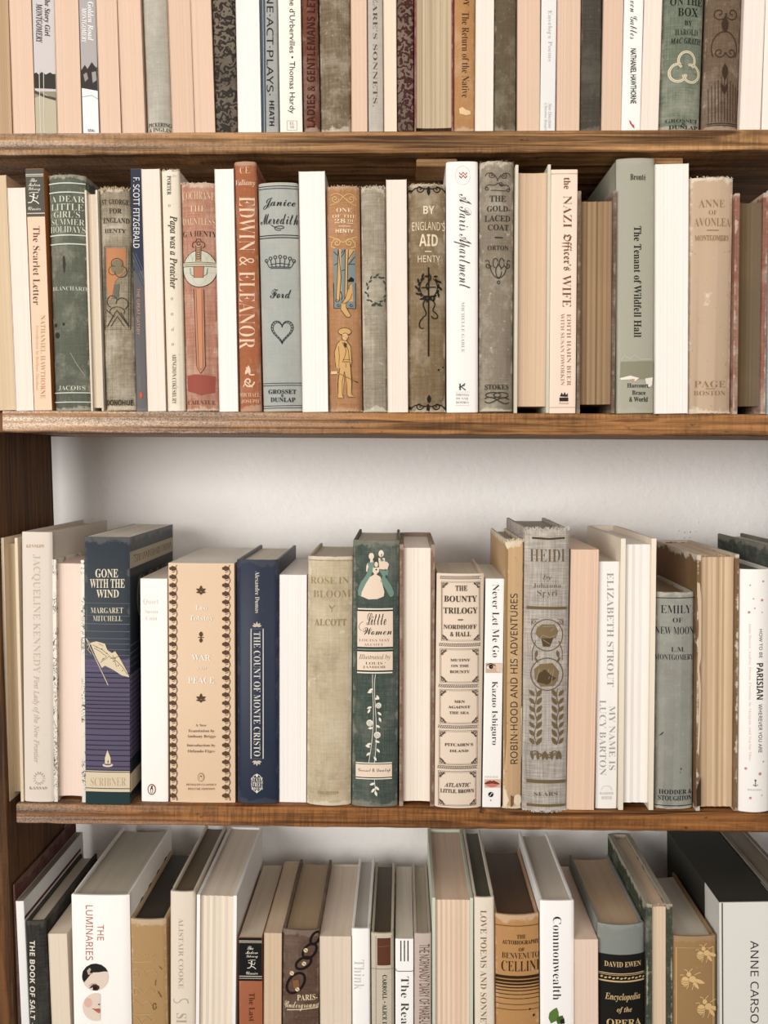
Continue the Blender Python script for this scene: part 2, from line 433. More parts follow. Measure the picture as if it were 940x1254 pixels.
def print_mesh(entries, surf, side=None, mm=False):
    """returns {colour: (verts, faces)} ; verts are local 3D"""
    out = {}
    for idx, (e, view) in enumerate(entries):
        ox, oy, s = view
        off = 0.0003 + idx * min(.00002, .0004 / len(entries))
        cv = (lambda x, y: surf.uv(ox + x / s, oy + y / s)) if not mm else (lambda x, y: (x / 1000, y / 1000))
        op, col = e[0], e[1]
        if op == 'T':
            body, st, x0, y0, x1, y1, rot = e[2:]
            V, Fs = text2d(body, st)
            if rot == 0: Q = [(x0 + a * (x1 - x0), y1 - b * (y1 - y0)) for a, b in V]
            elif rot == 90: Q = [(x0 + b * (x1 - x0), y0 + a * (y1 - y0)) for a, b in V]
            else: Q = [(x1 - b * (x1 - x0), y1 - a * (y1 - y0)) for a, b in V]
            Q = [cv(x, y) for x, y in Q] if not mm else [(x / 1000, (y0 + y1 - y) / 1000) for x, y in Q]
        elif op == 'L':
            Q, Fs = stroke(e[3], e[2], e[4]); Q = [cv(x, y) for x, y in Q]
        elif op == 'P':
            Q = [cv(x, y) for x, y in e[2]]; Fs = [tuple(range(len(Q)))]
        elif op == 'B':
            hw = surf.w / 2 * .996
            ya = cv(0, e[2])[1]; yb = cv(0, e[3])[1]
            if view is not None and not mm:
                um = (surf.k['bl'] + surf.k['br']) / 2; ya = surf.uv(um, oy + e[2] / s)[1]; yb = surf.uv(um, oy + e[3] / s)[1]
            ya = min(max(ya, .0004), surf.H - .0004); yb = min(max(yb, .0004), surf.H - .0004)
            Q = [(-hw, ya), (hw, ya), (hw, yb), (-hw, yb)]; Fs = [(0, 1, 2, 3)]
        # keep prints on the spine
        out.setdefault((col, e[0] == 'T'), []).append((Q, Fs, off))
    res = []
    for (col, is_text), L_ in out.items():
        bm = bmesh.new(); lay = bm.verts.layers.float.new('off')
        for Q, Fs, off in L_:
            vs = [bm.verts.new((x, y, 0)) for x, y in Q]
            for v in vs: v[lay] = off
            for f in Fs:
                try: bm.faces.new([vs[i] for i in f])
                except ValueError: pass
        big = [f for f in bm.faces if len(f.verts) > 4]
        if big: bmesh.ops.triangulate(bm, faces=big)
        if side is None:
            hw = surf.w / 2 - .0002
            for c, n in ((hw, (1, 0, 0)), (-hw, (-1, 0, 0))):
                bmesh.ops.bisect_plane(bm, geom=bm.verts[:] + bm.edges[:] + bm.faces[:], plane_co=(c, 0, 0), plane_no=n, clear_outer=True)
            for c, n in ((surf.H - .0003, (0, 1, 0)), (.0003, (0, -1, 0))):
                bmesh.ops.bisect_plane(bm, geom=bm.verts[:] + bm.edges[:] + bm.faces[:], plane_co=(0, c, 0), plane_no=n, clear_outer=True)
            if surf.b > .0004:
                N = 12
                for i in range(1, N):
                    bmesh.ops.bisect_plane(bm, geom=bm.verts[:] + bm.edges[:] + bm.faces[:], plane_co=(-surf.w / 2 + surf.w * i / N, 0, 0), plane_no=(1, 0, 0))
        if not bm.faces: bm.free(); continue
        bm.normal_update()
        flip = [f for f in bm.faces if f.normal.z < 0]
        if flip: bmesh.ops.reverse_faces(bm, faces=flip)
        for v in bm.verts:
            u, q, o = v.co.x, v.co.y, v[lay]
            if side is None: v.co = Vector((u, surf.depth(u) - o, q))
            elif side == 'R': v.co = Vector((surf.w / 2 + o * .3, u, q))
            else: v.co = Vector((-surf.w / 2 - o * .3, u, q))
        if side == 'L': bmesh.ops.reverse_faces(bm, faces=bm.faces[:])
        me = bpy.data.meshes.new('print'); bm.to_mesh(me); bm.free()
        res.append((col, is_text, me))
    return res

def fray_mesh(k, top=True, n=46, amp=.0016):
    V = []; Fs = []; w = k['w']; H = k['H']; b = k['b']
    for i in range(n):
        u = random.uniform(-w / 2, w / 2); t = abs(2 * u / w); y = b * t * t + random.uniform(-.0006, .0010)
        z = (H if top else 0) + random.uniform(-.0022, .0002) * (1 if top else -1)
        ln = random.uniform(.3, 1) * amp * (1 if top else -.55); d = random.uniform(-.7, .7) * amp; wd = random.uniform(.0002, .0006)
        if not top and k['Yf'] + y > -.0012: z = max(z, .0012); ln = -z + .0002
        c = len(V)
        V += [(u - wd, y, z), (u + wd, y, z), (u + d + wd * .4, y - .0003, z + ln), (u + d - wd * .4, y + .0002, z + ln)]
        Fs.append((c, c + 1, c + 2, c + 3))
    return mesh_from('fray', V, Fs)

def build(k):
    kind = k['kind']; w, H = k['w'], k['H']; hard = kind[0] == 'h'; spine_out = kind[1] == 's'
    D = k.get('D', 132 if hard else 124) / 1000.0
    t = k.get('t', 2.6 if hard else .35) / 1000.0
    t = min(t, w * .22)
    b = k.get('b', (w * .10 if hard else w * .012)) if 'b' not in k else k['b'] / 1000.0
    if not spine_out: b = 0.0
    k['b'] = b
    ins = k.get('ins', 3.2 if hard else .25) / 1000.0
    name = k.get('name', 'hardback_book' if hard else 'paperback_book')
    root = bpy.data.objects.new(name, None); COL.objects.link(root); root.empty_display_size = .02
    lift = abs(k['sl'] + SZ[k['row']][2]) * w / 2
    root.location = (k['x0'], k['Yf'], k['z0'] + lift + .0002)
    root.rotation_euler = (0, math.atan(k['sl']), math.radians(k.get('yaw', 0)))
    root['label'] = k['label']; root['category'] = 'book'
    root['group'] = {1: 'books on the top shelf', 2: 'books on the second shelf', 3: 'books on the third shelf', 4: 'books on the bottom shelf'}[k['row']]
    mat = M[k.get('mat', 'cloth' if hard else 'gloss')]
    wear = float(k.get('wear', .25 if hard else .06)); weave = float(k.get('weave', .25 if mat is M['cloth'] else 0))
    h2 = w / 2
    # --- cover
    if spine_out:
        n = 16; out = [(h2, D)]
        if hard:
            out += [(h2, b + .010), (h2 - .0009, b + .0065), (h2, b + .0035)]
        fr = []
        for i in range(n + 1):
            u = h2 - w * i / n; tt = abs(2 * u / w); y = b * tt * tt
            r = .0012 if hard else .0003
            if i in (0, n): y += r
            if i in (1, n - 1) and False: y += 0
            fr.append((u, y))
        out += fr
        if hard: out += [(-h2, b + .0035), (-h2 + .0009, b + .0065), (-h2, b + .010)]
        out += [(-h2, D), (-h2 + t, D)]
        ts = min(t, .0016)
        inner = []
        m = 8
        for i in range(m + 1):
            u = (-h2 + t) + (w - 2 * t) * i / m; tt = abs(2 * u / w); inner.append((u, b * tt * tt + ts + (.0016 if hard else 0.0002)))
        out += inner + [(h2 - t, D)]
        out = out[::-1]
        nn = len(out); frset = set(i for i, p in enumerate(out) if p in fr)
        bev = .0005 if hard else .0001
        fray = k.get('fray', 0) / 1000.0
        me = prism('cover', out, [(0, bev), (bev, 0), (H - bev * 1.5, 0), (H, bev)], 40, fray, frset, fray * .5)
        cover = link('cover', me, mat, root, k['col'], wear=wear, weave=weave)
        py0 = b + ts + (.003 if hard else .0004); py1 = D - (.0035 if hard else .0001)
        pw = h2 - t - .0002
        pts = []
        m = 10
        for i in range(m + 1):
            u = -pw + 2 * pw * i / m; pts.append((u, py0 if not hard else py0 - (b * .0) ))
        sag = min(.003, w * .06) if hard else 0
        back = [(pw - 2 * pw * i / m, py1 - sag * (1 - (1 - 2 * i / m) ** 2)) for i in range(m + 1)]
        pg = pts + back
        me = prism('page_block', pg, [(ins if hard else .0001, 0), (H - ins, 0)])
        pages = link('page_block', me, M['page'], root, k.get('pages', (235, 220, 200)), wear=float(k.get('pwear', .3)))
        if hard and k.get('band', True) and w > .012:
            hb = [(-pw + .001 + (2 * pw - .002) * i / 8, b * abs(-1 + 2 * i / 8) ** 2 + ts + .0018) for i in range(9)]
            ol = hb + [(x, y + .0012) for x, y in reversed(hb)]
            me = prism('headband', ol, [(H - ins - .001, 0), (H - ins + .0008, .0002)])
            link('headband', me, M['paper'], root, k.get('bandcol', (200, 185, 160)), wear=.2)
    else:
        rec = k.get('rec', 3.5 if hard else 0.0) / 1000.0
        # two boards or paper covers joined by the spine at the back
        b2 = w * .10 if hard else .0003
        out = [(-h2, 0), (-h2 + t, 0), (-h2 + t, D - .003)]
        out += [(h2 - t, D - .003), (h2 - t, 0), (h2, 0)]
        out += [(h2 - w * i / 8, D + b2 * (1 - (1 - 2 * i / 8) ** 2)) for i in range(9)]
        cb = k.get('cback', 0) / 1000.0
        cover = link('cover', prism('cover', out, [(0, .0003 if hard else 0), (.0004, 0), (H - .0005, 0), (H, .0004 if hard else 0)], 40), mat, root, k['col'], wear=wear, weave=weave)
        pw = h2 - t - .0001; cc = (k.get('conc', 2.0) / 1000.0) if hard else 0
        N = max(6, int(2 * pw / k.get('rid', .0011 if not hard else .0009))); rj = k.get('rj', .10) / 1000.0
        sig = k.get('sig', 0)
        pts = []
        rr = random.Random(int(k['tl'] * 13 + k['row']))
        for i in range(N + 1):
            u = -pw + 2 * pw * i / N; q = (u / pw)
            y = rec + cc * (1 - q * q) + rr.uniform(-1, 1) * rj + .0002 + rj
            if sig: y += (.0007 if (i % 2) else 0.0)
            pts.append((u, y))
        pts += [(pw, D - .0035), (-pw, D - .0035)]
        me = prism('page_block', pts, [(ins if hard else .0001, .0), (H - ins - .0002, 0), (H - ins, .00015)])
        pages = link('page_block', me, M['page'], root, k.get('pages', (235, 220, 200)), wear=float(k.get('pwear', .3)))
    if k.get('fr'):
        for top in (True, False):
            if (top and 't' in k['fr']) or (not top and 'b' in k['fr']):
                link('frayed_edge', fray_mesh(k, top, k.get('frn', 60), k.get('framp', 1.6) / 1000), M['paper'], root, k.get('frcol', (205, 185, 155)), wear=.3, kind='stuff')
    surf = Surf(k)
    for view, ents in k.get('pr', []):
        pass
    ents = [(e, v) for v, L_ in k.get('pr', []) for e in L_]
    if ents:
        for col, is_text, me in print_mesh(ents, surf):
            link('lettering' if is_text else 'ornament', me, M['foil'] if k.get('foil') else M['ink'], root, col, wear=0.0, kind='stuff')
    for sd, L_ in k.get('side', []):
        for col, is_text, me in print_mesh([(e, (0, 0, 1)) for e in L_], surf, sd, True):
            link('lettering' if is_text else 'side_print', me, M['ink'], root, col, wear=0.0, kind='stuff')
    k['root'] = root
    return root
# ------------------------------------------------------------------ the setting and the bookcase
WY = 0.190
PA, PB = at(-2.5, 700), at(8, 980)                 # the side board leans a little
PSL = (PB.x - PA.x) / (PB.z - PA.z)
def panel_x(z): return PB.x + PSL * (max(z, PB.z - .35) - PB.z)
PY = .137
XIN = PB.x
xl, xr = at(-170, 600).x, at(1120, 600).x
wl = mesh_from('w', [(-1.6, WY, 0), (1.6, WY, 0), (1.6, WY, 2.6), (-1.6, WY, 2.6), (-1.6, WY + .1, 0), (1.6, WY + .1, 0), (1.6, WY + .1, 2.6), (-1.6, WY + .1, 2.6)],
               [(0, 1, 2, 3), (7, 6, 5, 4), (3, 2, 6, 7), (0, 4, 5, 1), (1, 5, 6, 2), (4, 0, 3, 7)])
wall = link('wall_back', wl, M['wall'], kind='structure')
V = []; Fs = []
for (px, py, r) in ((831, 650, .5), (838, 652, .6), (845, 651.5, .7), (838, 658.5, .5), (844.5, 658.5, .5), (852, 651, .4), (855, 640, .4)):
    p = at(px, py, WY - .0006); q = r * .0009; c = len(V)
    V += [(p.x + q * math.cos(i * 1.05 + r), p.y, p.z + q * math.sin(i * 1.05 + r)) for i in range(6)]; Fs.append(tuple(range(c, c + 6)))
link('nail_hole', mesh_from('n', V, Fs), M['ink'], wall, (96, 82, 70), kind='stuff')
flo = link('floor', box(-1.6, 1.6, -3.2, WY + .1, -.05, 0), M['floor'], kind='structure')

case = bpy.data.objects.new('bookcase', None); COL.objects.link(case); case.location = (0, 0, 0)
case['label'] = 'brown stained pine bookcase with rough-sawn board edges against the pale wall'; case['category'] = 'bookcase'

def board(row, x0, x1, mat, y0=0.0):
    zt0, zt1 = shelf_z(row, x0), shelf_z(row, x1)
    th = at(470, (SH[row][0][1] + SH[row][1][1]) / 2).z - at(470, (SH[row][0][1] + SH[row][1][1]) / 2 + 26.5).z
    if row == 3: th = at(470, 990).z - at(470, 1013.5).z
    n = 60; bm = bmesh.new(); rows = []
    rr = random.Random(row * 5 + int(x0 * 100))
    for i in range(n + 1):
        x = x0 + (x1 - x0) * i / n; z = zt0 + (zt1 - zt0) * i / n; j = rr.uniform(-.0003, .0003)
        jb = rr.uniform(-.0004, .0004)
        sec = [(y0 + j, z - .0012), (y0 + .0012, z), (WY - .0005, z), (WY - .0005, z - th), (y0 + .001, z - th + jb), (y0 + j * .5, z - th + .001 + jb)]
        rows.append([bm.verts.new((x, y, zz)) for y, zz in sec])
    for a, b in zip(rows, rows[1:]):
        for i in range(6):
            jx = (i + 1) % 6; bm.faces.new((a[i], a[jx], b[jx], b[i]))
    bm.faces.new(rows[0][::-1]); bm.faces.new(rows[-1])
    bmesh.ops.recalc_face_normals(bm, faces=bm.faces[:])
    me = bpy.data.meshes.new('shelf'); bm.to_mesh(me); bm.free()
    return link('shelf', me, mat, case), th
x2 = at(3, 503).x
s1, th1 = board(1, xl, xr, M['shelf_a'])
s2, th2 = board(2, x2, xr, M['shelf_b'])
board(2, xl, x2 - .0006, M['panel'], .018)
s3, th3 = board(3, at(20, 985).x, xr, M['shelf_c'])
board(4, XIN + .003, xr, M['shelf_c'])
ztop = shelf_z(2, XIN) - th2 - .0002
V = []
for z in (0, PB.z - .35, ztop):
    x = panel_x(z); V += [(x - .020, 0, z), (x - .0008, 0, z), (x, .0008, z), (x, PY, z), (x - .020, PY, z)]
Fs = [(0, 1, 2, 3, 4)[::-1], (10, 11, 12, 13, 14)] + [(5 * l + i, 5 * l + (i + 1) % 5, 5 * l + 5 + (i + 1) % 5, 5 * l + 5 + i) for l in (0, 1) for i in range(5)]
link('side_panel', mesh_from('p', V, Fs), M['panel'], case)
link('side_panel', box(xl - .020, xl - .0002, -.004, WY - .001, 0.0, shelf_z(1, xl) + .26, .001), M['panel'], case)
link('side_panel', box(xr + .0002, xr + .020, -.004, WY - .001, 0.0, shelf_z(1, xr) + .26, .001), M['panel'], case)
# rough cleats under the top shelf
for a, b, drop in ((510, 561, .0065), (803, 843, .0065)):
    xa, xb = at(a, 190).x, at(b, 190).x; z = shelf_z(1, (xa + xb) / 2) - th1
    link('cleat', box(xa, xb, .016, .06, z - drop, z - .0003, .0006), M['under'], case)
# ------------------------------------------------------------------ the books, row by row, as the photograph shows them
PEACH = (222, 190, 166); PINK = (240, 220, 205); CREAM = (238, 225, 210); WHITE = (246, 238, 231); TAN = (206, 178, 144); OLD = (176, 142, 104)
V1, V2, V3 = (0, 0, 2.9375), (310, 0, 2.9375), (620, 0, 2.9375)
def pf(row, tl, tr, bl, br, yt, pages, label, cov=None, **k):
    BK(row, 'pf', tl, tr, bl, br, yt, cov or pages, label, pages=pages, **k)

# ---- top shelf (heights in mm, the frame cuts them off)
pf(1, -30, 10, -26, 16, 205, (186, 154, 120), 'darkest tan page edges of a paperback, first on the top shelf', pwear=.4)
pf(1, 10, 38, 16, 43, 198, PEACH, 'plain peach page edges just before the paperback with a tree-line scene spine', pwear=.1)
BK(1, 'ps', 39, 66, 44, 70, 202, (202, 194, 192), 'paperback with grey sky, dark trees and pale green field on its spine', wear=.05, pr=[(V1, [
    P((148, 138, 116), [(100, 330), (215, 330), (215, 480), (100, 480)]), P((186, 176, 150), [(120, 355), (165, 340), (215, 372), (215, 480), (120, 480)]),
    P((60, 56, 50), [(118, 268), (130, 262), (140, 270), (150, 260), (165, 270), (180, 262), (190, 268), (210, 266), (210, 322), (118, 318)]),
    P((80, 74, 62), [(118, 322), (165, 345), (210, 355), (210, 366), (160, 352), (118, 334)]),
    L((222, 216, 208), 2, [(141, 250), (146, 478)]), L((222, 216, 208), 2, [(157, 250), (160, 478)]),
    T('The Story Girl', 'j', 156, -12, 180, 132, 90, (60, 54, 52)), T('MONTGOMERY', 'j', 130, 15, 152, 156, 90, (70, 64, 62))])])
pf(1, 66, 96, 70, 101, 200, PEACH, 'wide peach page edges between the two scenic paperback spines', pwear=.1)
BK(1, 'ps', 96, 117, 101, 122, 202, (172, 166, 164), 'paperback with snowy ground and dark winter trees on its spine', pr=[(V1, [
    P((240, 236, 232), [(290, 318), (360, 328), (360, 480), (290, 480)]), P((60, 56, 54), [(292, 255), (305, 235), (315, 250), (330, 225), (345, 245), (360, 230), (360, 330), (292, 318)]),
    L((180, 172, 165), 3, [(295, 350), (330, 345), (360, 362)]), P((150, 142, 136), [(300, 270), (312, 262), (318, 285), (306, 296)]), P((160, 152, 146), [(330, 262), (345, 258), (348, 290), (334, 300)]),
    T('Golden Road', 'j', 316, 8, 337, 148, 90, (246, 242, 238)), T('MONTGOMERY', 'j', 294, 30, 312, 156, 90, (246, 242, 238)), T('SEAL', 'h', 316, 466, 342, 476, 0, (90, 80, 74))])])
pf(1, 117, 143, 122, 149, 200, PEACH, 'peach page edges right after the snowy scene spine', pwear=.12)
pf(1, 143, 172, 149, 178, 204, PEACH, 'peach page edges against the mottled pale grey rounded spine', pwear=.12)
BK(1, 'hs', 172, 205, 178, 211, 205, (178, 172, 158), 'mottled pale grey rounded cloth hardback with dark lettering at its foot', wear=.6, b=5, pr=[(V1, [
    T('PICKERING', 'b', 532, 444, 614, 459, 0, (56, 52, 48)), T('& INGLIS', 'b', 534, 462, 612, 476, 0, (56, 52, 48))])])
pf(1, 205, 233, 211, 238, 198, (218, 186, 162), 'peach page edges right beside the mottled pale grey spine', pwear=.16)
pf(1, 233, 258, 238, 264, 200, PEACH, 'peach page edges against the black tooled leather spine', pwear=.1)
BK(1, 'hs', 258, 288, 264, 291, 206, (48, 42, 36), 'black leather hardback with swirling tooled spine on the top shelf', mat='leather', wear=.3)
pf(1, 288, 317, 291, 320, 204, (247, 238, 230), 'bright white page edges after the black tooled leather spine', pwear=.05)
BK(1, 'hs', 318, 340, 320, 342, 203, (160, 162, 158), 'slim blue-grey hardback with spaced black capitals down the spine', wear=.12, b=1, pr=[(V2, [
    P((70, 78, 86), [(26, -10), (42, -10), (46, 480), (32, 480)]), L((168, 178, 184), 2, [(34, -5), (40, 480)]),
    T('ONE·ACT·PLAYS·', 'n', 48, -62, 72, 345, 90, (34, 34, 36)), T('HEATH', 'h', 58, 364, 75, 454, 90, (34, 34, 36))])])
BK(1, 'ps', 340, 368, 342, 371, 204, (244, 234, 222), 'cream paperback with rounded black sans title down the spine', pr=[(V2, [
    T('the d’Urbervilles • Thomas Hardy', 's', 124, -18, 150, 410, 90, (38, 34, 34)), RF((170, 160, 150), 2, 122, 436, 157, 470),
    T('EL', 'b', 130, 440, 148, 450, 0, (190, 180, 170)), T('DE', 'b', 132, 453, 148, 463, 0, (190, 180, 170))])])
BK(1, 'hs', 368, 389, 371, 392, 200, (106, 56, 38), 'red-brown leather hardback with blind stamped capitals running up its spine', wear=.35, b=2.5, mat='cloth', weave=.15, pr=[(V2, [
    T('LADIES & GENTLEMANS LETT', 'h', 192, -30, 222, 460, -90, (66, 34, 24))])])
BK(1, 'hs', 389, 429, 392, 430, 208, (112, 92, 66), 'broad olive-brown cloth hardback scuffed white, no title visible', wear=.75, weave=.35, b=5)
pf(1, 429, 449, 430, 450, 200, PEACH, 'narrow peach page edges after the scuffed olive-brown hardback', pwear=.06)
BK(1, 'hs', 449, 469, 450, 470, 200, (184, 176, 164), 'slim pale grey hardback with widely spaced capitals down the spine', wear=.2, b=1.5, pr=[(V2, [
    T('SHAKESPEARE’S SONNETS,', 'r', 428, -230, 446, 384, 90, (92, 76, 58))])])
pf(1, 469, 485, 470, 486, 197, (240, 214, 192), 'narrow pale page edges before the maroon tooled leather spine', pwear=.05)
BK(1, 'hs', 485, 507, 486, 507, 203, (66, 32, 26), 'maroon tooled leather hardback on the top shelf', mat='leather', wear=.3)
BK(1, 'hf', 507, 555, 507, 555, 206, (130, 40, 42), 'thick old page edges between thin red boards', pages=(196, 176, 146), pwear=.9, t=1.3, ins=4, rec=1, conc=1, rj=.3)
BK(1, 'hs', 555, 582, 555, 581, 204, (178, 130, 82), 'golden tan cloth hardback with black title running down', wear=.4, weave=.1, b=1.5, pr=[(V2, [
    T('HARDY', 'b', 756, -70, 776, 22, 90, (70, 46, 28)), T('The Return of the Native', 'r', 750, 44, 776, 352, 90, (70, 46, 28)),
    P((226, 192, 150), [(740, 392), (752, 386), (765, 396), (780, 400), (782, 412), (765, 416), (742, 410)])])])
pf(1, 582, 605, 581, 604, 202, (242, 226, 212), 'pale cream page edges after the golden tan title spine', pwear=.08)
BK(1, 'hs', 605, 633, 604, 632, 205, (92, 80, 58), 'dark olive plain cloth hardback between pale page edges', wear=.3, weave=.1)
pf(1, 633, 661, 632, 661, 199, PEACH, 'peach page edges against the thin white title spine', pwear=.1)
BK(1, 'ps', 663, 682, 661, 680, 203, (230, 227, 223), 'thin white paperback with faint grey title on the top shelf', pr=[(V3, [
    T('Envelope Poems', 'r', 145, 38, 163, 222, 90, (190, 186, 186)), T('New Directions', 'i', 150, 372, 162, 462, 90, (176, 172, 172)), T('Christine Burgin', 'i', 134, 372, 146, 470, 90, (176, 172, 172))])])
pf(1, 682, 711, 680, 710, 200, PEACH, 'broad peach page edges before the plain charcoal spine', pwear=.12)
BK(1, 'hs', 711, 737, 710, 736, 204, (68, 62, 54), 'plain charcoal hardback without a visible title', wear=.12, b=.6, weave=.1)
pf(1, 738, 764, 736, 760, 198, PEACH, 'peach page edges between charcoal spine and white title spine', pwear=.1)
BK(1, 'ps', 764, 788, 760, 784, 204, (244, 240, 234), 'white paperback with condensed black capitals below a script title', pr=[(V3, [
    T('Seven Gables', 't', 444, -28, 470, 142, 90, (60, 56, 54)), T('NATHANIEL HAWTHORNE', 'S', 445, 176, 466, 374, 90, (36, 34, 34)),
    P((190, 70, 66), [(440, 432), (448, 440), (452, 456), (444, 448)]), P((190, 70, 66), [(450, 446), (458, 452), (460, 464), (452, 458)])])])
pf(1, 788, 811, 784, 805, 201, (244, 226, 212), 'pale cream page edges before the green horseshoe hardback', pwear=.06)
_g = (34, 42, 34); _c = (222, 208, 178)
def hs(cx, cy, r, a0, rot): return [(cx + r * math.cos(math.radians(t + rot)), cy + r * 1.05 * math.sin(math.radians(t + rot))) for t in range(-140, 141, 14)]
BK(1, 'hs', 812, 863, 806, 858, 206, (94, 106, 86), 'green cloth hardback with three interlaced cream horseshoes', wear=.45, weave=.4, b=5, pr=[(V3, [
    T('ON THE', 'b', 590, -8, 708, 20, 0, _g), T('BOX', 'b', 616, 30, 690, 60, 0, _g), T('BY', 'b', 640, 76, 668, 93, 0, _g), T('HAROLD', 'r', 606, 107, 690, 128, 0, _g), T('MAC GRATH', 'j', 590, 138, 702, 159, 0, _g),
    L(_c, 9, hs(648, 220, 30, 0, -90)), L(_c, 9, hs(616, 264, 30, 0, 150)), L(_c, 9, hs(664, 266, 30, 0, 30)),
    L((130, 120, 92), 1.6, hs(648, 220, 30, 0, -90)), L((130, 120, 92), 1.6, hs(616, 264, 30, 0, 150)), L((130, 120, 92), 1.6, hs(664, 266, 30, 0, 30)),
    T('GROSSET', 'r', 572, 430, 690, 443, 0, _g), T('&', 'r', 628, 443, 644, 452, 0, _g), T('DUNLAP', 'b', 584, 453, 690, 467, 0, _g)])])
_k = (62, 46, 34)
BK(1, 'hs', 866, 910, 861, 904, 206, (104, 82, 62), 'dark brown cloth hardback with stamped arches and vertical ribs', wear=.3, weave=.2, b=4.5, pr=[(V3, [
    *[L(_k, 2.2, [(x, 270 + abs(x - 782) * .9), (x, 440)]) for x in range(728, 840, 11)],
    L(_k, 3, ell(784, 175, 46, 60, a0=150, a1=390)), L(_k, 3, spiral(765, 190, 20, 1.3, 0)), L(_k, 3, spiral(808, 190, 20, 1.3, 180, -1)),
    L(_k, 3, spiral(765, 50, 26, 1.3, 0)), L(_k, 3, spiral(812, 50, 26, 1.3, 180, -1)), P(_k, leaf(785, 230, 90, 60, 22)), P(_k, leaf(785, 120, -90, 60, 26)), P(_k, leaf(770, 300, 70, 44, 12)), P(_k, leaf(795, 300, 110, 44, 12)),
    L(_k, 3, [(722, 446), (840, 446)]), L(_k, 2, [(722, 453), (840, 453)])])])
pf(1, 911, 937, 905, 931, 203, (246, 228, 216), 'wide pale page edges after the dark brown ribbed spine', pwear=.1)
BK(1, 'ps', 937, 968, 932, 962, 200, (244, 232, 222), 'cream paperback cut off by the photo edge at the top shelf end', pr=[])

# ---- second shelf
A, B_, C_, D_ = (0, 180, 3.6875), (230, 180, 3.6875), (460, 180, 3.6875), (690, 180, 3.6875)
pf(2, -26, 8, -12, 19, 215, (212, 186, 152), 'leaning tan page edges at the start of the second shelf', pwear=.2)
pf(2, 9, 30, 19, 42, 230, PINK, 'shorter pink page edges leaning beside the peach black-capped paperback', pwear=.06)
_w = (236, 228, 214)
runner = lambda x, y, s, c: [P(c, ell(x, y - 14 * s, 3 * s, 3.4 * s, 8)), L(c, 3.5 * s, [(x, y - 10 * s), (x - 2 * s, y + 2 * s)]), L(c, 2.4 * s, [(x - 12 * s, y - 11 * s), (x - 3 * s, y - 8 * s), (x + 9 * s, y - 3 * s), (x + 12 * s, y - 12 * s)]),
                             L(c, 2.6 * s, [(x - 2 * s, y + 2 * s), (x + 7 * s, y + 5 * s), (x + 15 * s, y + 12 * s)]), L(c, 2.6 * s, [(x - 2 * s, y + 2 * s), (x - 7 * s, y + 8 * s), (x - 16 * s, y + 9 * s)]), L(c, 1.6 * s, [(x - 13 * s, y - 18 * s), (x - 4 * s, y - 20 * s), (x + 14 * s, y - 20 * s)])]
BK(2, 'ps', 31, 53, 42, 64, 207, (176, 112, 62), 'peach paperback with a grey block at the head and brown sides', pr=[(A, [
    BD((238, 202, 174), 300, 1190), BD((88, 84, 76), 96, 300), BD((214, 204, 186), 123, 127), BD((214, 204, 186), 131, 134), BD((214, 204, 186), 299, 303), BD((88, 84, 76), 303, 316),
    T('The', 'c', 136, 144, 168, 160, 0, _w), T('Modern', 'c', 128, 164, 182, 180, 0, _w), T('Library', 'c', 128, 184, 182, 203, 0, _w), *runner(153, 240, 1.6, _w), T('Classics', 'c', 128, 272, 185, 288, 0, _w),
    T('The Scarlet Letter', 'r', 150, 360, 180, 715, 90, (96, 72, 54)), T('NATHANIEL HAWTHORNE', 'r', 184, 762, 204, 1138, 90, (196, 150, 116)), T('Introduction by Kathryn Harrison', 'i', 160, 806, 175, 1100, 90, (206, 166, 134))])])
_t = (206, 208, 190)
BK(2, 'hs', 56, 104, 66, 110, 214, (90, 94, 80), 'dark green cloth hardback with pale double rules and capitals', wear=.45, weave=.15, b=5, fray=.8, fr='t', framp=1.0, frcol=(150, 150, 130), pr=[(A, [
    *[BD((214, 216, 204), y0, y1) for y0, y1 in ((162, 167), (203, 208), (397, 402), (437, 442), (1110, 1114), (1152, 1156))],
    T('A DEAR', 'r', 226, 222, 376, 250, 0, _t), T('LITTLE', 'r', 226, 258, 372, 287, 0, _t), T('GIRL’S', 'r', 240, 292, 358, 321, 0, _t), T('SUMMER', 'r', 228, 327, 376, 354, 0, _t), T('HOLIDAYS', 'r', 222, 360, 380, 388, 0, _t),
    T('BLANCHARD', 'r', 232, 632, 386, 650, 0, _t), T('JACOBS', 'r', 260, 1080, 382, 1102, 0, _t),
    P((52, 50, 42), ell(255, 852, 11, 14, 9)), P((52, 50, 42), ell(247, 806, 6, 9, 8)), P((52, 50, 42), ell(287, 802, 6, 7, 8)), P((58, 56, 46), [(283, 500), (290, 490), (296, 530), (290, 575), (284, 545)]), L((176, 172, 150), 2, [(318, 930), (345, 980), (382, 1038)])])])
BK(2, 'hf', 103, 119, 111, 127, 233, (228, 216, 198), 'thin off-white hardback showing page edges beside the green cloth spine', pages=(214, 196, 172), t=1.6, ins=3, rec=2, conc=.5)
_k = (66, 58, 42)
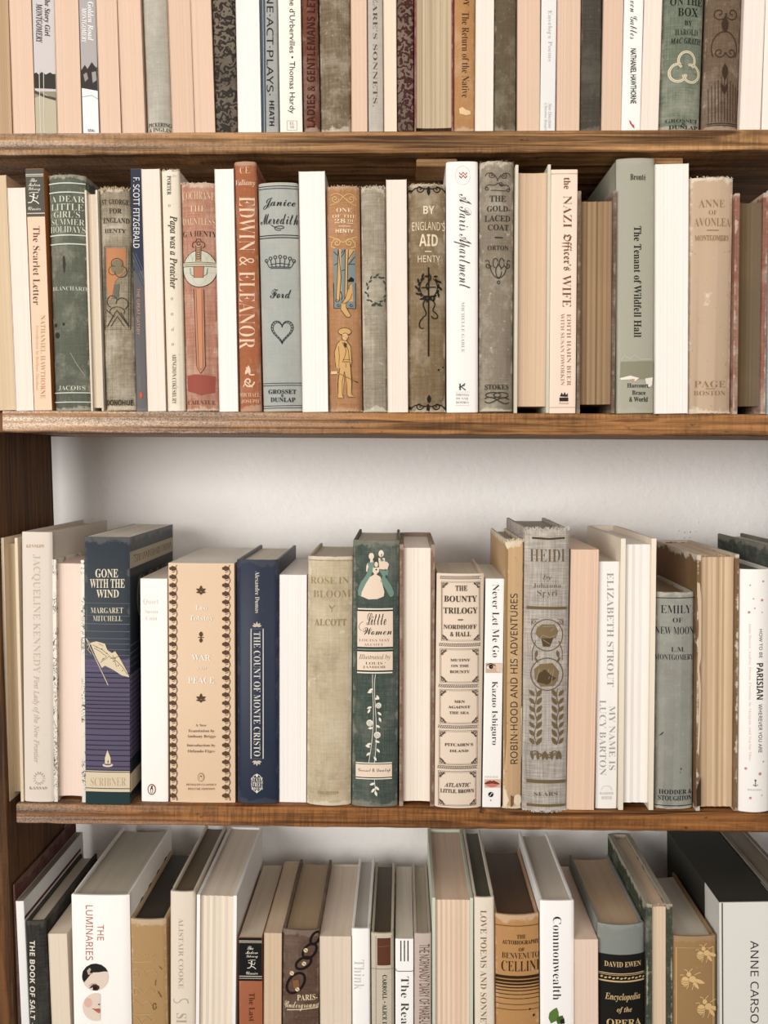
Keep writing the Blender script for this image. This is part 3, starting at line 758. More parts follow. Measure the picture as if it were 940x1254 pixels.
BK(2, 'hs', 119, 158, 128, 166, 231, (138, 122, 96), 'tattered brown cloth hardback with an orange picture panel', wear=.85, weave=.5, b=4.5, fray=3.0, fr='tb', frn=110, framp=2.4, frcol=(196, 172, 136), pr=[(A, [
    T('ST. GEORGE', 'b', 456, 238, 578, 262, 0, _k), T('FOR', 'b', 492, 280, 548, 302, 0, _k), T('ENGLAND', 'b', 462, 322, 580, 346, 0, _k), T('HENTY', 'b', 470, 372, 566, 390, 0, _k),
    P((186, 128, 88), [(476, 458), (566, 458), (566, 560), (520, 610), (500, 700), (480, 640)]), RF(_k, 3.5, 468, 450, 586, 826), RF(_k, 2, 475, 458, 578, 818),
    P((128, 116, 92), ell(530, 545, 30, 34)), L(_k, 3.5, ell(528, 528, 26, 22, a0=150, a1=400)), L(_k, 3.5, ell(545, 565, 26, 26, a0=-70, a1=180)), L(_k, 3, ell(510, 560, 20, 20, a0=60, a1=300)),
    P((104, 102, 92), [(515, 625), (540, 620), (536, 680), (512, 690)]), L(_k, 3.5, ell(505, 700, 24, 26, a0=100, a1=340)), L(_k, 3.5, ell(550, 710, 26, 26, a0=180, a1=420)), L(_k, 3, ell(528, 745, 34, 20, a0=150, a1=390)),
    L(_k, 5, [(482, 812), (528, 740), (580, 812)]), L(_k, 3.5, [(500, 812), (530, 768), (560, 812)]), L(_k, 3, [(475, 735), (515, 770)]), L(_k, 3, [(545, 750), (575, 800)]),
    T('DONOHUE', 'h', 478, 1144, 598, 1170, 0, _k)])])
BK(2, 'ps', 159, 173, 168, 180, 207, (92, 88, 88), 'very slim paperback, navy at the head and grey below', pr=[(A, [
    BD((52, 57, 72), 98, 560), P((74, 78, 92), [(592, 470), (612, 520), (650, 610), (650, 640), (610, 560), (592, 520)]), L((128, 130, 140), 1.6, [(596, 470), (650, 600)]), L((128, 130, 140), 1.4, [(596, 500), (650, 625)]), L((118, 120, 130), 1.4, [(612, 480), (650, 570)]),
    T('F. SCOTT FITZGERALD', 'n', 602, 140, 630, 458, 90, (236, 232, 226)), T('THE GREAT GATSBY', 'n', 618, 640, 632, 850, 90, (196, 150, 136)), T('PENGUIN', 'n', 628, 1040, 640, 1096, 90, (140, 130, 126)), P((196, 92, 64), leaf(637, 1138, -90, 32, 16))])])
pf(2, 173, 195, 181, 203, 207, PINK, 'pale pink page edges after the very slim navy and grey paperback', pwear=.05)
_k = (70, 58, 50)
BK(2, 'hs', 197, 219, 204, 227, 208, (228, 216, 196), 'worn ivory paper-covered hardback with italic title and small diamonds', mat='paper', wear=.5, b=2, fray=.8, fr='t', framp=1.2, pr=[(A, [
    T('PORTER', 'b', 754, 132, 772, 218, 90, _k), *[RF(_k, 1.6, x - 4, y - 4, x + 4, y + 4) for x, y in ((764, 267), (776, 687), (777, 757), (779, 827), (780, 893))],
    T('Papa was a Preacher', 'j', 758, 312, 800, 642, 90, _k), T('ABINGDON·COKESBURY', 'r', 777, 936, 796, 1162, 90, _k)])])
W1, W2 = (110, 200, 5.875), (110, 350, 5.875); _k = (52, 36, 30); _t = (224, 190, 156)
BK(2, 'hs', 219, 263, 227, 268, 224, (180, 120, 94), 'faded terracotta cloth hardback with a sword over a round shield', wear=.6, weave=.45, b=4.5, fray=1.4, fr='tb', framp=1.4, frcol=(214, 180, 150), pr=[(W1, [
    T('COCHRANE', 'r', 660, 206, 892, 262, 0, _t), T('THE', 'r', 714, 308, 832, 350, 0, _t), T('DAUNTLESS', 'r', 664, 396, 892, 446, 0, _t), T('G·A·HENTY', 'r', 664, 490, 905, 530, 0, _k),
    P((202, 198, 180), ell(787, 762, 122, 132, 28)), L(_k, 5, ell(787, 762, 122, 132, 28), True), L((160, 156, 140), 2, [(670, 790), (900, 790)]), L((160, 156, 140), 2, ell(787, 762, 60, 120)),
    P((178, 122, 94), [(745, 745), (820, 745), (820, 826), (745, 826)]), L(_k, 4, [(745, 745), (748, 826), (815, 826), (820, 745)]), L(_k, 4, [(720, 755), (722, 800), (745, 815)]), L(_k, 4, [(846, 755), (840, 800), (820, 815)]),
    P((196, 186, 160), [(665, 718), (905, 712), (905, 742), (665, 748)]), RF(_k, 4, 665, 716, 905, 745), L(_k, 3, [(672, 732), (900, 727)]),
    P((186, 150, 118), [(762, 598), (800, 598), (800, 710), (762, 710)]), RF(_k, 4, 762, 598, 800, 710), *[L(_k, 3, [(762, 606 + 16 * i), (800, 618 + 16 * i)]) for i in range(6)], *[L(_k, 3, [(800, 606 + 16 * i), (762, 618 + 16 * i)]) for i in range(6)],
    L(_k, 5, [(748, 612), (735, 600), (740, 575), (762, 570), (768, 550), (795, 550), (802, 570), (822, 575), (828, 600), (812, 612)]), L(_k, 4, ell(782, 580, 12, 12)),
    L((170, 160, 140), 2, [(700, 690), (720, 650), (740, 700)]), L((170, 160, 140), 2, [(840, 690), (860, 650), (880, 700)])]), (W2, [
    P((196, 138, 106), [(752, 30), (818, 28), (828, 590), (800, 632), (770, 590)]), L(_k, 4.5, [(748, 28), (770, 585), (798, 634), (830, 585), (818, 28)]), L(_k, 3.5, [(764, 28), (784, 588), (798, 612), (816, 588), (806, 28)]),
    P((152, 80, 66), [(695, 650), (760, 640), (900, 655), (895, 770), (800, 790), (698, 760)]), T('CAIENTUE', 'r', 700, 828, 900, 858, 0, (110, 62, 48))])])
pf(2, 263, 285, 268, 292, 207, WHITE, 'whitish page edges before the tall rust-coloured spine', pwear=.12)
_t = (228, 196, 168)
BK(2, 'hs', 286, 313, 293, 320, 198, (164, 96, 60), 'tall rust-coloured cloth hardback with large pale capitals down the spine', wear=.35, weave=.12, b=2.5, pr=[(B_, [
    T('C.E.', 'r', 234, 92, 280, 122, 0, _t), T('Vulliamy', 'j', 214, 150, 302, 182, 0, _t), T('EDWIN & ELEANOR', 'r', 230, 226, 302, 914, 90, _t),
    L(_t, 6, bez((262, 1000), (300, 990), (250, 1040), (300, 1030))), L(_t, 7, spiral(274, 1062, 26, 1.2, 0)), P(_t, leaf(258, 1030, -60, 40, 16)), P(_t, leaf(280, 1030, -100, 44, 14)), L(_t, 5, [(250, 1085), (262, 1060), (292, 1088)]),
    T('MICHAEL', 'r', 234, 1112, 324, 1130, 0, _t), T('JOSEPH', 'r', 240, 1142, 320, 1160, 0, _t)])])
_k = (38, 44, 48)
heart = [(425 + 50 * (16 * math.sin(t) ** 3) / 16, 832 - 62 * (13 * math.cos(t) - 5 * math.cos(2 * t) - 2 * math.cos(3 * t) - math.cos(4 * t)) / 17) for t in [i * math.pi / 16 for i in range(32)]]
BK(2, 'hs', 314, 365, 323, 369, 224, (168, 170, 163), 'pale blue-grey cloth hardback with a crown and a beaded heart', wear=.2, weave=.12, b=4, pr=[(B_, [
    *[BD(_k, a, b) for a, b in ((177, 180), (188, 191), (399, 403), (410, 414), (1068, 1071), (1078, 1081), (1170, 1173), (1180, 1183))],
    T('Janice', 'c', 338, 232, 484, 284, 0, _k), T('Meredith', 'c', 326, 303, 496, 352, 0, _k), L(_k, 3.5, bez((375, 355), (430, 395), (460, 350), (400, 362)) + bez((400, 362), (380, 370), (400, 385), (420, 378))),
    L(_k, 4, [(352, 518), (366, 545), (466, 545), (480, 518)]), *[L(_k, 3.5, ell(x, y, 7, 7, 9), True) for x, y in ((354, 516), (372, 506), (394, 501), (416, 499), (438, 501), (460, 506), (477, 516))], *[L(_k, 3, [(x, y), (415 + (x - 415) * .8, 545)]) for x, y in ((372, 512), (394, 508), (416, 506), (438, 508), (460, 512))],
    L(_k, 3, [(370, 534), (415, 528), (462, 534)]), L(_k, 3, [(372, 551), (462, 551)]), T('Ford', 'c', 370, 645, 466, 686, 0, _k),
    L(_k, 3, heart, True), L(_k, 2.4, [(425 + (x - 425) * .82, 835 + (y - 835) * .84) for x, y in heart], True), *[P(_k, ell(425 + (x - 425) * .91, 835 + (y - 835) * .92, 2.6, 2.6, 6)) for x, y in heart],
    T('GROSSET', 'b', 362, 1098, 488, 1118, 0, _k), T('&', 'b', 420, 1119, 432, 1131, 0, _k), T('DUNLAP', 'b', 372, 1134, 484, 1155, 0, _k)])])
pf(2, 366, 397, 370, 402, 210, WHITE, 'bright white page edges after the crown and heart hardback', pwear=.14)
X1, X2 = (395, 220, 8.365), (395, 360, 8.365); _g = (204, 166, 112); _t = (240, 218, 186); _k = (40, 30, 24); _b = (128, 136, 134); _s = (206, 162, 106)
BK(2, 'hs', 398, 440, 403, 443, 228, (174, 122, 78), 'golden brown cloth hardback with trees and a standing figure holding a rifle', wear=.25, weave=.25, b=4, fray=.8, fr='tb', framp=1.0, frcol=(206, 176, 136), pr=[(X1, [
    L(_g, 10, spiral(125, 200, 42, 1.4, 0)), L(_g, 10, spiral(290, 200, 42, 1.4, 180, -1)), L(_g, 9, bez((80, 165), (180, 90), (230, 250), (340, 265))), L(_g, 9, bez((345, 215), (290, 90), (210, 170), (160, 240)) + [(75, 262)]),
    T('ONE', 'r', 140, 295, 298, 338, 0, _t), T('OF THE', 'r', 98, 362, 342, 395, 0, _t), T('28', 'r', 122, 406, 232, 450, 0, _t), T('TH', 'r', 248, 412, 312, 436, 0, _t), L(_t, 5, [(248, 450), (312, 450)]), L(_t, 6, [(160, 482), (285, 482)]), T('HENTY', 'h', 132, 512, 316, 548, 0, _t),
    L(_g, 14, spiral(145, 650, 46, 1.5, 180)), L(_g, 14, spiral(272, 650, 46, 1.5, 0, -1)), L(_g, 12, [(70, 585), (110, 600), (208, 650), (310, 600), (352, 585)]), L(_g, 14, [(90, 640), (88, 690), (130, 705)]), L(_g, 14, [(328, 640), (332, 690), (290, 705)]),
    P(_b, [(105, 715), (333, 715), (345, 1254), (120, 1254)])]), (X2, [P(_b, [(112, -40), (338, -40), (338, 155), (115, 148)])]), (X1, [
    P(_s, [(160, 718), (185, 718), (190, 1200), (150, 1254), (130, 1254)]), P(_s, [(232, 718), (262, 718), (250, 1254), (225, 1254)]), P(_s, [(262, 718), (333, 718), (300, 780), (262, 860), (270, 780)]),
    *[L(_k, 7, p) for p in ([(160, 720), (188, 1000), (170, 1250)], [(158, 720), (150, 1000), (135, 1250)], [(232, 720), (225, 1254)], [(262, 720), (255, 900), (250, 1254)], [(110, 740), (150, 780)], [(115, 880), (155, 860)], [(190, 800), (215, 760), (228, 720)], [(190, 940), (228, 930)], [(262, 880), (330, 790)], [(265, 820), (320, 730)], [(270, 870), (330, 870)], [(190, 760), (212, 730)])],
    P(_k, [(255, 1040), (290, 1000), (320, 1020), (318, 1050), (262, 1055)]), P(_s, [(268, 1080), (300, 1060), (312, 1254), (262, 1254)]), L(_k, 6, [(262, 1180), (270, 1090), (298, 1065)])]), (X2, [
    L(_k, 8, [(110, -110), (115, 150), (336, 155), (334, -110)]), L(_k, 8, [(185, -20), (200, 40), (190, 70)]), *[L(_k, 6, spiral(x, y, 20, 1.2, 0)) for x, y in ((145, 70), (160, 120), (290, 120), (215, 90))],
    P(_s, [(262, -40), (300, -40), (285, 50), (240, 95), (240, 150), (290, 225), (270, 245), (240, 235), (185, 165), (190, 100), (235, 50)]), L(_k, 5, [(300, 0), (285, 55), (240, 98), (240, 145), (290, 228), (268, 246), (240, 238), (185, 165), (188, 100), (232, 52), (245, 0)]),
    P(_s, ell(225, 392, 68, 38, 16)), L(_k, 6, ell(225, 392, 68, 38, 16), True), L(_k, 5, [(180, 425), (230, 405), (275, 425)]),
    P((214, 174, 122), ell(228, 448, 32, 36, 14)), L(_k, 5, ell(228, 448, 32, 36, 14, 0, 200)), L(_k, 4, [(238, 448), (246, 462), (236, 466)]), L(_k, 4, [(205, 440), (220, 440)]),
    P(_s, [(185, 480), (150, 510), (118, 600), (132, 750), (165, 770), (170, 755), (215, 740), (215, 700), (275, 700), (300, 750), (295, 560), (250, 490)]),
    L(_k, 6, [(190, 480), (150, 508), (118, 600), (134, 752)]), L(_k, 6, [(245, 488), (285, 540), (298, 700), (290, 752)]), L(_k, 5, [(162, 540), (170, 640), (165, 755)]), L(_k, 5, [(200, 500), (240, 580), (230, 640), (205, 700), (170, 752)]), L(_k, 5, [(225, 500), (262, 580), (270, 650), (275, 690)]), P((70, 56, 40), [(212, 500), (250, 515), (242, 560), (222, 545)]),
    RF(_k, 5, 208, 678, 280, 700), P(_s, [(168, 705), (280, 705), (300, 1040), (252, 1040), (225, 800), (205, 1040), (158, 1040)]), L(_k, 6, [(175, 760), (155, 930), (158, 1035)]), L(_k, 6, [(280, 705), (298, 880), (292, 1030)]), L(_k, 5, [(222, 800), (200, 900), (200, 1035)]), L(_k, 5, [(222, 800), (248, 930), (250, 1030)]), L(_k, 4, [(238, 715), (238, 760)]),
    P(_s, [(155, 1035), (200, 1030), (215, 1072), (155, 1070)]), P(_s, [(250, 1030), (290, 1028), (328, 1060), (262, 1058)]), L(_k, 5, [(152, 1040), (155, 1072), (215, 1074), (200, 1035)]), L(_k, 5, [(250, 1035), (262, 1060), (328, 1062), (292, 1030)]),
    P((220, 184, 132), [(80, 792), (150, 792), (165, 828), (80, 828)]), RF(_k, 4, 80, 792, 150, 828), L(_k, 9, [(150, 812), (360, 912)]), L(_s, 3, [(160, 815), (330, 898)]), T('SCRIBNERS', 'r', 110, 1120, 345, 1150, 0, (190, 140, 92))])])
_k = (62, 74, 66)
BK(2, 'hs', 441, 472, 445, 474, 229, (154, 142, 120), 'faded grey-green frayed cloth hardback with a dark laurel ring', wear=.8, weave=.45, b=4, fray=2.0, fr='tb', frn=90, framp=2.0, frcol=(200, 190, 168), pr=[(B_, [
    *[P(_k, leaf(852 + 44 * math.cos(a), 648 + 62 * math.sin(a), math.degrees(a) + 60 + 50 * (i % 2), 20, 8)) for i, a in enumerate([j * 2 * math.pi / 22 for j in range(22)])], P(_k, leaf(850, 710, 20, 30, 10)), P(_k, leaf(850, 712, 160, 24, 10))])])
pf(2, 472, 498, 475, 499, 220, (240, 224, 210), 'cream page edges wedged before the olive sword and wreath hardback', pwear=.1)
_k = (34, 28, 20); _t = (228, 210, 178)
scr = lambda x, y, s, c, wd: [L(c, wd, spiral(x - 34 * s, y, 16 * s, 1.3, 0)), L(c, wd, spiral(x + 34 * s, y, 16 * s, 1.3, 180, -1)), L(c, wd, bez((x - 70 * s, y + 14 * s), (x - 40 * s, y - 30 * s), (x - 10 * s, y + 20 * s), (x, y - 8 * s))), L(c, wd, bez((x + 70 * s, y + 14 * s), (x + 40 * s, y - 30 * s), (x + 10 * s, y + 20 * s), (x, y - 8 * s))), P(c, leaf(x, y - 6 * s, 90, 34 * s, 14 * s)), P(c, leaf(x - 60 * s, y + 8 * s, 190, 26 * s, 10 * s)), P(c, leaf(x + 60 * s, y + 8 * s, -10, 26 * s, 10 * s))]
BK(2, 'hs', 499, 546, 500, 545, 225, (124, 100, 66), 'olive brown cloth hardback with a black sword, wreath and ribbons', wear=.6, weave=.3, b=4.5, fray=1.2, fr='tb', framp=1.2, frcol=(196, 176, 140), pr=[(C_, [
    *scr(238, 190, 1.15, _k, 5), *scr(236, 1172, 1.15, _k, 5), P(_k, leaf(240, 1160, -90, 40, 20)),
    T('BY', 'h', 214, 268, 264, 305, 0, _t), T('ENGLAND’S', 'n', 164, 340, 313, 378, 0, _t), T('AID', 'h', 196, 396, 280, 450, 0, _t), L(_t, 4, [(222, 474), (252, 474)]), T('HENTY', 'n', 190, 492, 290, 522, 0, _t),
    L(_k, 7, [(238, 545), (238, 948)]), *[P(_k, leaf(238 + 48 * math.sin(a), 636 - 54 * math.cos(a), math.degrees(a) + (20 if j % 2 else -30), 24, 10)) for j, a in enumerate([math.radians(25 + 310 * q / 21) for q in range(22)])],
    L(_k, 4, ell(238, 636, 40, 46, a0=-60, a1=240)), L(_k, 6, bez((238, 650), (200, 620), (270, 610), (240, 575))), L(_k, 5, [(205, 638), (270, 634)]), L(_k, 5, ell(226, 684, 12, 9)), L(_k, 5, ell(252, 684, 12, 9)),
    L(_k, 5, bez((225, 692), (190, 720), (250, 750), (215, 770)) + bez((215, 770), (180, 800), (200, 830), (216, 820))), L(_k, 5, bez((250, 692), (290, 715), (240, 735), (265, 748)) + bez((265, 748), (300, 770), (260, 790), (250, 765))),
    P(_k, ell(283, 1008, 5, 5, 8)), P(_k, ell(303, 996, 4, 4, 8))])])
_k = (70, 68, 70)
BK(2, 'hs', 546, 585, 547, 585, 198, (246, 238, 232), 'white glossy hardback with thin handwritten title and red chevrons', mat='gloss', wear=.02, b=1.5, t=2, pr=[(C_, [
    L((196, 74, 76), 5, [(376, 118), (385, 128), (394, 116), (403, 128), (411, 118)]), L((150, 50, 60), 5, [(376, 132), (385, 142), (394, 130), (403, 142), (411, 132)]), L((222, 212, 206), 1.5, ell(392, 130, 34, 42)),
    T('A Paris Apartment', 't', 352, 215, 432, 640, 90, _k), T('MICHELLE GABLE', 'r', 386, 702, 400, 930, 90, (168, 164, 164)),
    L((60, 62, 66), 6, [(380, 1070), (380, 1100)]), L((60, 62, 66), 5, [(403, 1070), (384, 1084), (405, 1100)]), L((60, 62, 66), 3, [(374, 1088), (402, 1078)]), T('THOMAS', 'r', 360, 1116, 420, 1126, 0, (150, 146, 146)), T('DUNNE', 'r', 362, 1133, 418, 1143, 0, (150, 146, 146)), T('BOOKS', 'r', 362, 1150, 418, 1160, 0, (150, 146, 146)), L((200, 194, 190), 1.5, [(358, 1108), (422, 1108)]), L((200, 194, 190), 1.5, [(358, 1168), (422, 1168)])])])
W5 = (570, 190, 7.84); _k = (64, 58, 50)
BK(2, 'hs', 587, 630, 586, 628, 197, (134, 122, 104), 'grey-blue cloth hardback with dark scroll ornaments at head and middle', wear=.7, weave=.2, b=5, fray=.8, fr='t', framp=1.0, frcol=(110, 104, 92), pr=[(W5, [
    *[L(_k, 7, q) for q in (bez((190, 200), (200, 130), (300, 200), (310, 250)), bez((430, 200), (420, 130), (320, 200), (300, 250)), bez((185, 320), (220, 240), (260, 330), (310, 270)), bez((430, 330), (400, 240), (360, 330), (310, 270)), spiral(205, 318, 22, 1.3), spiral(408, 330, 22, 1.3, 180, -1), spiral(250, 190, 34, 1.5), spiral(370, 195, 34, 1.5, 180, -1), [(240, 340), (380, 345)], spiral(340, 280, 24, 1.4))],
    T('THE', 'b', 230, 392, 386, 450, 0, _k), T('GOLD-', 'b', 204, 490, 430, 545, 0, _k), T('LACED', 'b', 182, 580, 430, 640, 0, _k), T('COAT', 'b', 212, 668, 415, 725, 0, _k), L(_k, 14, [(278, 795), (356, 795)]), T('ORTON', 'b', 210, 870, 412, 915, 0, _k),
    *[L(_k, 8, q) for q in (ell(285, 1040, 24, 46), ell(345, 1040, 24, 46), bez((190, 1020), (250, 960), (200, 1150), (315, 1190)), bez((430, 1020), (370, 960), (430, 1150), (315, 1190)), spiral(215, 1060, 30, 1.2), spiral(405, 1060, 30, 1.2, 180, -1), ell(315, 1120, 28, 60), ell(315, 1225, 12, 14))]]), (C_, [
    T('STOKES', 'b', 492, 1074, 600, 1097, 0, _k), L(_k, 5, ell(530, 1122, 34, 12)), L(_k, 5, ell(565, 1122, 34, 12)), L(_k, 5, bez((492, 1150), (520, 1180), (560, 1110), (602, 1142))), L(_k, 5, bez((602, 1155), (570, 1180), (530, 1110), (492, 1138))), BD((38, 36, 32), 1196, 1206)])])
BK(2, 'hf', 631, 674, 629, 672, 202, (214, 206, 184), 'pale green boards around honey-tan page edges', pages=(214, 184, 154), pwear=.45, t=2.6, ins=6, rec=3, conc=1.5, mat='paper')
_k = (124, 86, 58)
BK(2, 'ps', 675, 707, 672, 705, 208, (240, 216, 196), 'blush pink paperback with brown mixed-letter title down the spine', pr=[(C_, [
    BD((196, 158, 128), 121, 124), BD((196, 158, 128), 1176, 1179), T('the', 'b', 848, 140, 878, 192, 90, _k), T('NAZI', 'r', 846, 222, 884, 366, 90, _k), T('Officer’s', 'f', 838, 394, 884, 560, 90, _k), T('WIFE', 'r', 842, 580, 880, 724, 90, _k),
    T('EDITH HAHN BEER', 'r', 862, 756, 880, 1080, 90, (160, 122, 92)), T('WITH SUSAN DWORKIN', 'r', 834, 754, 850, 1078, 90, (170, 134, 106)),
    P((54, 44, 40), [(830, 1128), (838, 1110), (845, 1122), (852, 1108), (858, 1122), (866, 1112), (866, 1130)]), P((54, 44, 40), [(828, 1133), (868, 1133), (868, 1150), (828, 1150)]), T('Perennial', 'i', 826, 1154, 870, 1163, 0, (160, 130, 110))])])
BK(2, 'hf', 707, 755, 705, 753, 234, (96, 68, 48), 'old brown page edges between dark curled boards on the second shelf', pages=(152, 122, 88), pwear=1.0, t=3.0, ins=8, rec=3, conc=1.0, rj=.4, sig=1, rid=.0022)
_k = (40, 40, 34)
BK(2, 'hs', 755, 802, 754, 801, 194, (167, 163, 146), 'sage green hardback in a torn taped paper jacket', mat='gloss', wear=.1, b=2.5, t=2.6, D=150, pr=[(D_, [
    T('Brontë', 'b', 300, 125, 370, 152, 0, _k), T('The Tenant of Wildfell Hall', 'b', 316, 360, 350, 862, 90, _k), P((142, 138, 116), [(258, 972), (404, 968), (404, 1050), (255, 1052)]),
    P((236, 226, 214), [(255, 1046), (300, 1035), (340, 1046), (322, 1060), (300, 1052), (258, 1054)]), P((236, 226, 214), [(368, 1048), (404, 1042), (400, 1078), (386, 1088), (372, 1070)]), P((206, 150, 120), [(300, 1050), (322, 1050), (316, 1060)]),
    L((206, 204, 190), 2, [(260, 965), (275, 945), (300, 960), (320, 940), (345, 962), (400, 960)]), T('Harcourt,', 'b', 286, 1070, 388, 1092, 0, _k), T('Brace', 'b', 308, 1102, 370, 1122, 0, _k), T('& World', 'b', 295, 1131, 380, 1153, 0, _k)])])
pf(2, 802, 844, 802, 842, 201, (247, 240, 232), 'broad white page edges next to the sage green jacket', pwear=.12)
_k = (150, 118, 84)
BK(2, 'hs', 844, 900, 842, 894, 217, (196, 170, 144), 'broad beige worn hardback with faint gilt capitals', mat='paper', wear=.8, b=3.5, fray=1.2, fr='tb', framp=1.2, frcol=(226, 206, 184), pr=[(D_, [
    T('ANNE', 'r', 610, 240, 728, 275, 0, _k), T('OF', 'r', 654, 288, 692, 308, 0, _k), T('AVONLEA', 'r', 590, 322, 756, 360, 0, _k), L(_k, 4, [(645, 378), (700, 378)]), T('MONTGOMERY', 'b', 594, 400, 750, 425, 0, _k), T('PAGE', 'r', 590, 1058, 732, 1088, 0, _k), L(_k, 3, [(640, 1094), (682, 1094)]), T('BOSTON', 'r', 588, 1103, 732, 1124, 0, _k)])])
BK(2, 'hf', 900, 940, 896, 937, 237, (142, 90, 72), 'dusky pink boards around very dark page edges', pages=(104, 84, 58), pwear=.5, t=4.2, ins=7, rec=3, conc=3, bandcol=(120, 60, 50), wear=.6)
BK(2, 'hs', 941, 975, 938, 972, 232, (150, 166, 168), 'pale blue cloth hardback cut off by the photo edge, second shelf', wear=.3)
# ---- third shelf
G = (0, 620, 3.133); Hh = (200, 640, 3.3); I_ = (420, 620, 3.133); J_ = (600, 620, 3.136); K11 = (780, 640, 3.1375)
BK(3, 'hf', -1, 24, 11, 28, 659, (226, 206, 178), 'cream-boarded book with tan page edges beside the dark side board', pages=(206, 184, 152), pwear=.5, t=2.6, ins=6, rec=9, conc=.5, Y=6, mat='paper', D=150)
_g = (184, 166, 146)
BK(3, 'hs', 24, 64, 29, 65, 652, (218, 206, 192), 'tall pale greige hardback with faint title and sunburst ring', mat='paper', wear=.08, b=1.5, Y=5, D=158, t=2.4, pr=[(G, [
    T('KENNEDY', 'r', 100, 148, 170, 160, 0, (184, 140, 100)), T('JACQUELINE KENNEDY', 'r', 122, 186, 154, 640, 90, (198, 182, 164)), T('First Lady of the New Frontier', 'i', 124, 652, 152, 985, 90, _g),
    *[L(_g, 3, [(150 + 14 * math.cos(a), 1045 + 16 * math.sin(a)), (150 + 23 * math.cos(a), 1045 + 26 * math.sin(a))]) for a in [i * .45 for i in range(14)]], T('KANSAS', 'r', 112, 1076, 180, 1087, 0, (150, 134, 120))])])
BK(3, 'hf', 64, 103, 66, 105, 686, (234, 226, 212), 'toile-patterned boards with black squiggles around pink page edges', mat='toile', pages=(236, 212, 196), pwear=.25, t=3.2, ins=4, rec=4, conc=1.5, Y=6, D=140)
K6 = (100, 760, 5.225); _t = (226, 214, 190); _pl = (92, 84, 106); _dk = (40, 44, 52)
stripes = [(y, 430, 455, 480) for y in ()]
GW = [T('GONE', 'b', 366, 242, 453, 275, 0, _t), T('WITH THE', 'b', 345, 281, 478, 315, 0, _t), T('WIND', 'b', 370, 322, 456, 352, 0, _t), BD((96, 104, 112), 373, 375), BD((96, 104, 112), 421, 423), BD((96, 104, 112), 452, 454),
      T('MARGARET', 'r', 348, 390, 472, 412, 0, _t), T('MITCHELL', 'r', 357, 422, 468, 442, 0, _t), BD(_pl, 588, 1012)]
GL = [BD((112, 110, 130), y - 1.6, y + 1.6) for y in (25, 72, 118, 152, 188, 224, 262, 296, 322)] + [BD(_dk, y - 3, y + 3) for y in (338, 368, 400, 430, 460, 490, 515, 540, 565, 590, 612, 640, 665, 695, 735, 770, 800, 830, 865, 900, 935)]
_f = (220, 202, 172); _fd = (52, 44, 44)
flag = [P(_f, [(55, 145), (95, 135), (150, 150), (165, 190), (195, 210), (215, 198), (245, 245), (285, 320), (305, 365), (255, 352), (205, 318), (150, 290), (130, 305), (95, 240)]), L(_f, 4, [(28, 118), (170, 415)]), L(_f, 3, [(30, 118), (55, 150), (40, 190), (62, 215)]), L(_f, 2.4, [(32, 160), (70, 150)]),
        L(_fd, 3, [(70, 158), (135, 190), (180, 228), (122, 270)]), L(_fd, 3, [(80, 178), (120, 200), (160, 232), (128, 255)]), L(_fd, 3, [(180, 232), (225, 262), (262, 300), (292, 348)]), L(_fd, 3, [(185, 246), (238, 232)]), *[P(_fd, ell(x, y, 4, 4, 6)) for x, y in ((98, 172), (130, 184), (162, 212), (140, 246), (205, 262), (235, 290), (262, 322), (215, 244))], L((160, 136, 110), 4, [(110, 150), (140, 165)]), L((160, 136, 110), 4, [(200, 225), (225, 300)]),
        P(_f, ell(168, 926, 34, 12, 14)), P(_pl, ell(168, 920, 24, 7, 12)), P(_f, [(150, 918), (150, 880), (166, 830), (186, 880), (186, 918)]), P(_fd, leaf(170, 916, -90, 24, 7))]
BK(3, 'ps', 103, 159, 105, 159, 658, (38, 46, 54), 'thick navy and purple striped paperback with a cream flag and candle', Y=2, D=156, b=.6, wear=.1, pages=(232, 224, 212), pr=[(G, GW), (K6, GL), (K6, flag), (G, [BD((216, 198, 170), 1016, 1096), BD(_dk, 1019, 1022), BD(_dk, 1082, 1085), BD((36, 58, 58), 1098, 1150), T('SCRIBNER', 'r', 348, 1042, 484, 1074, 0, (176, 156, 126))])],
   side=[('R', [('P', (186, 176, 156), [(0, 215), (156, 215), (156, 230), (0, 230)]), T('75TH ANNIVERSARY EDITION', 'r', 12, 219, 150, 226, 0, (92, 78, 62)), T('GONE', 'r', 22, 166, 148, 206, 0, (132, 132, 122)),
               ('P', _pl, [(0, 42), (60, 42), (60, 120), (0, 120)]), *[('P', _dk, [(0, y), (60, y), (60, y + 1), (0, y + 1)]) for y in range(44, 120, 5)], *[('P', (112, 110, 130), [(0, y), (60, y), (60, y + .6), (0, y + .6)]) for y in (126, 132, 138, 145)],
               ('P', (216, 198, 170), [(0, 11), (60, 11), (60, 28), (0, 28)])])])
BK(3, 'ps', 172, 204, 173, 206, 709, (247, 240, 232), 'plain white paperback with a tiny bird emblem at the foot', Y=10, D=126, pages=(238, 228, 212), pr=[(G, [
    T('Quiet', 'r', 548, 356, 608, 380, 0, (228, 214, 204)), T('Susan', 'r', 555, 396, 605, 412, 0, (228, 214, 204)), T('Cain', 'r', 558, 420, 602, 438, 0, (228, 214, 204)), P((150, 56, 40), ell(582, 1087, 16, 21, 20)), P((246, 238, 228), ell(582, 1087, 12.5, 17, 18)), P((48, 40, 38), ell(582, 1090, 6, 12, 12)), P((246, 238, 228), ell(582, 1092, 3, 8, 10)), P((48, 40, 38), ell(583, 1076, 4, 4, 8))])])
_d = (92, 68, 48)
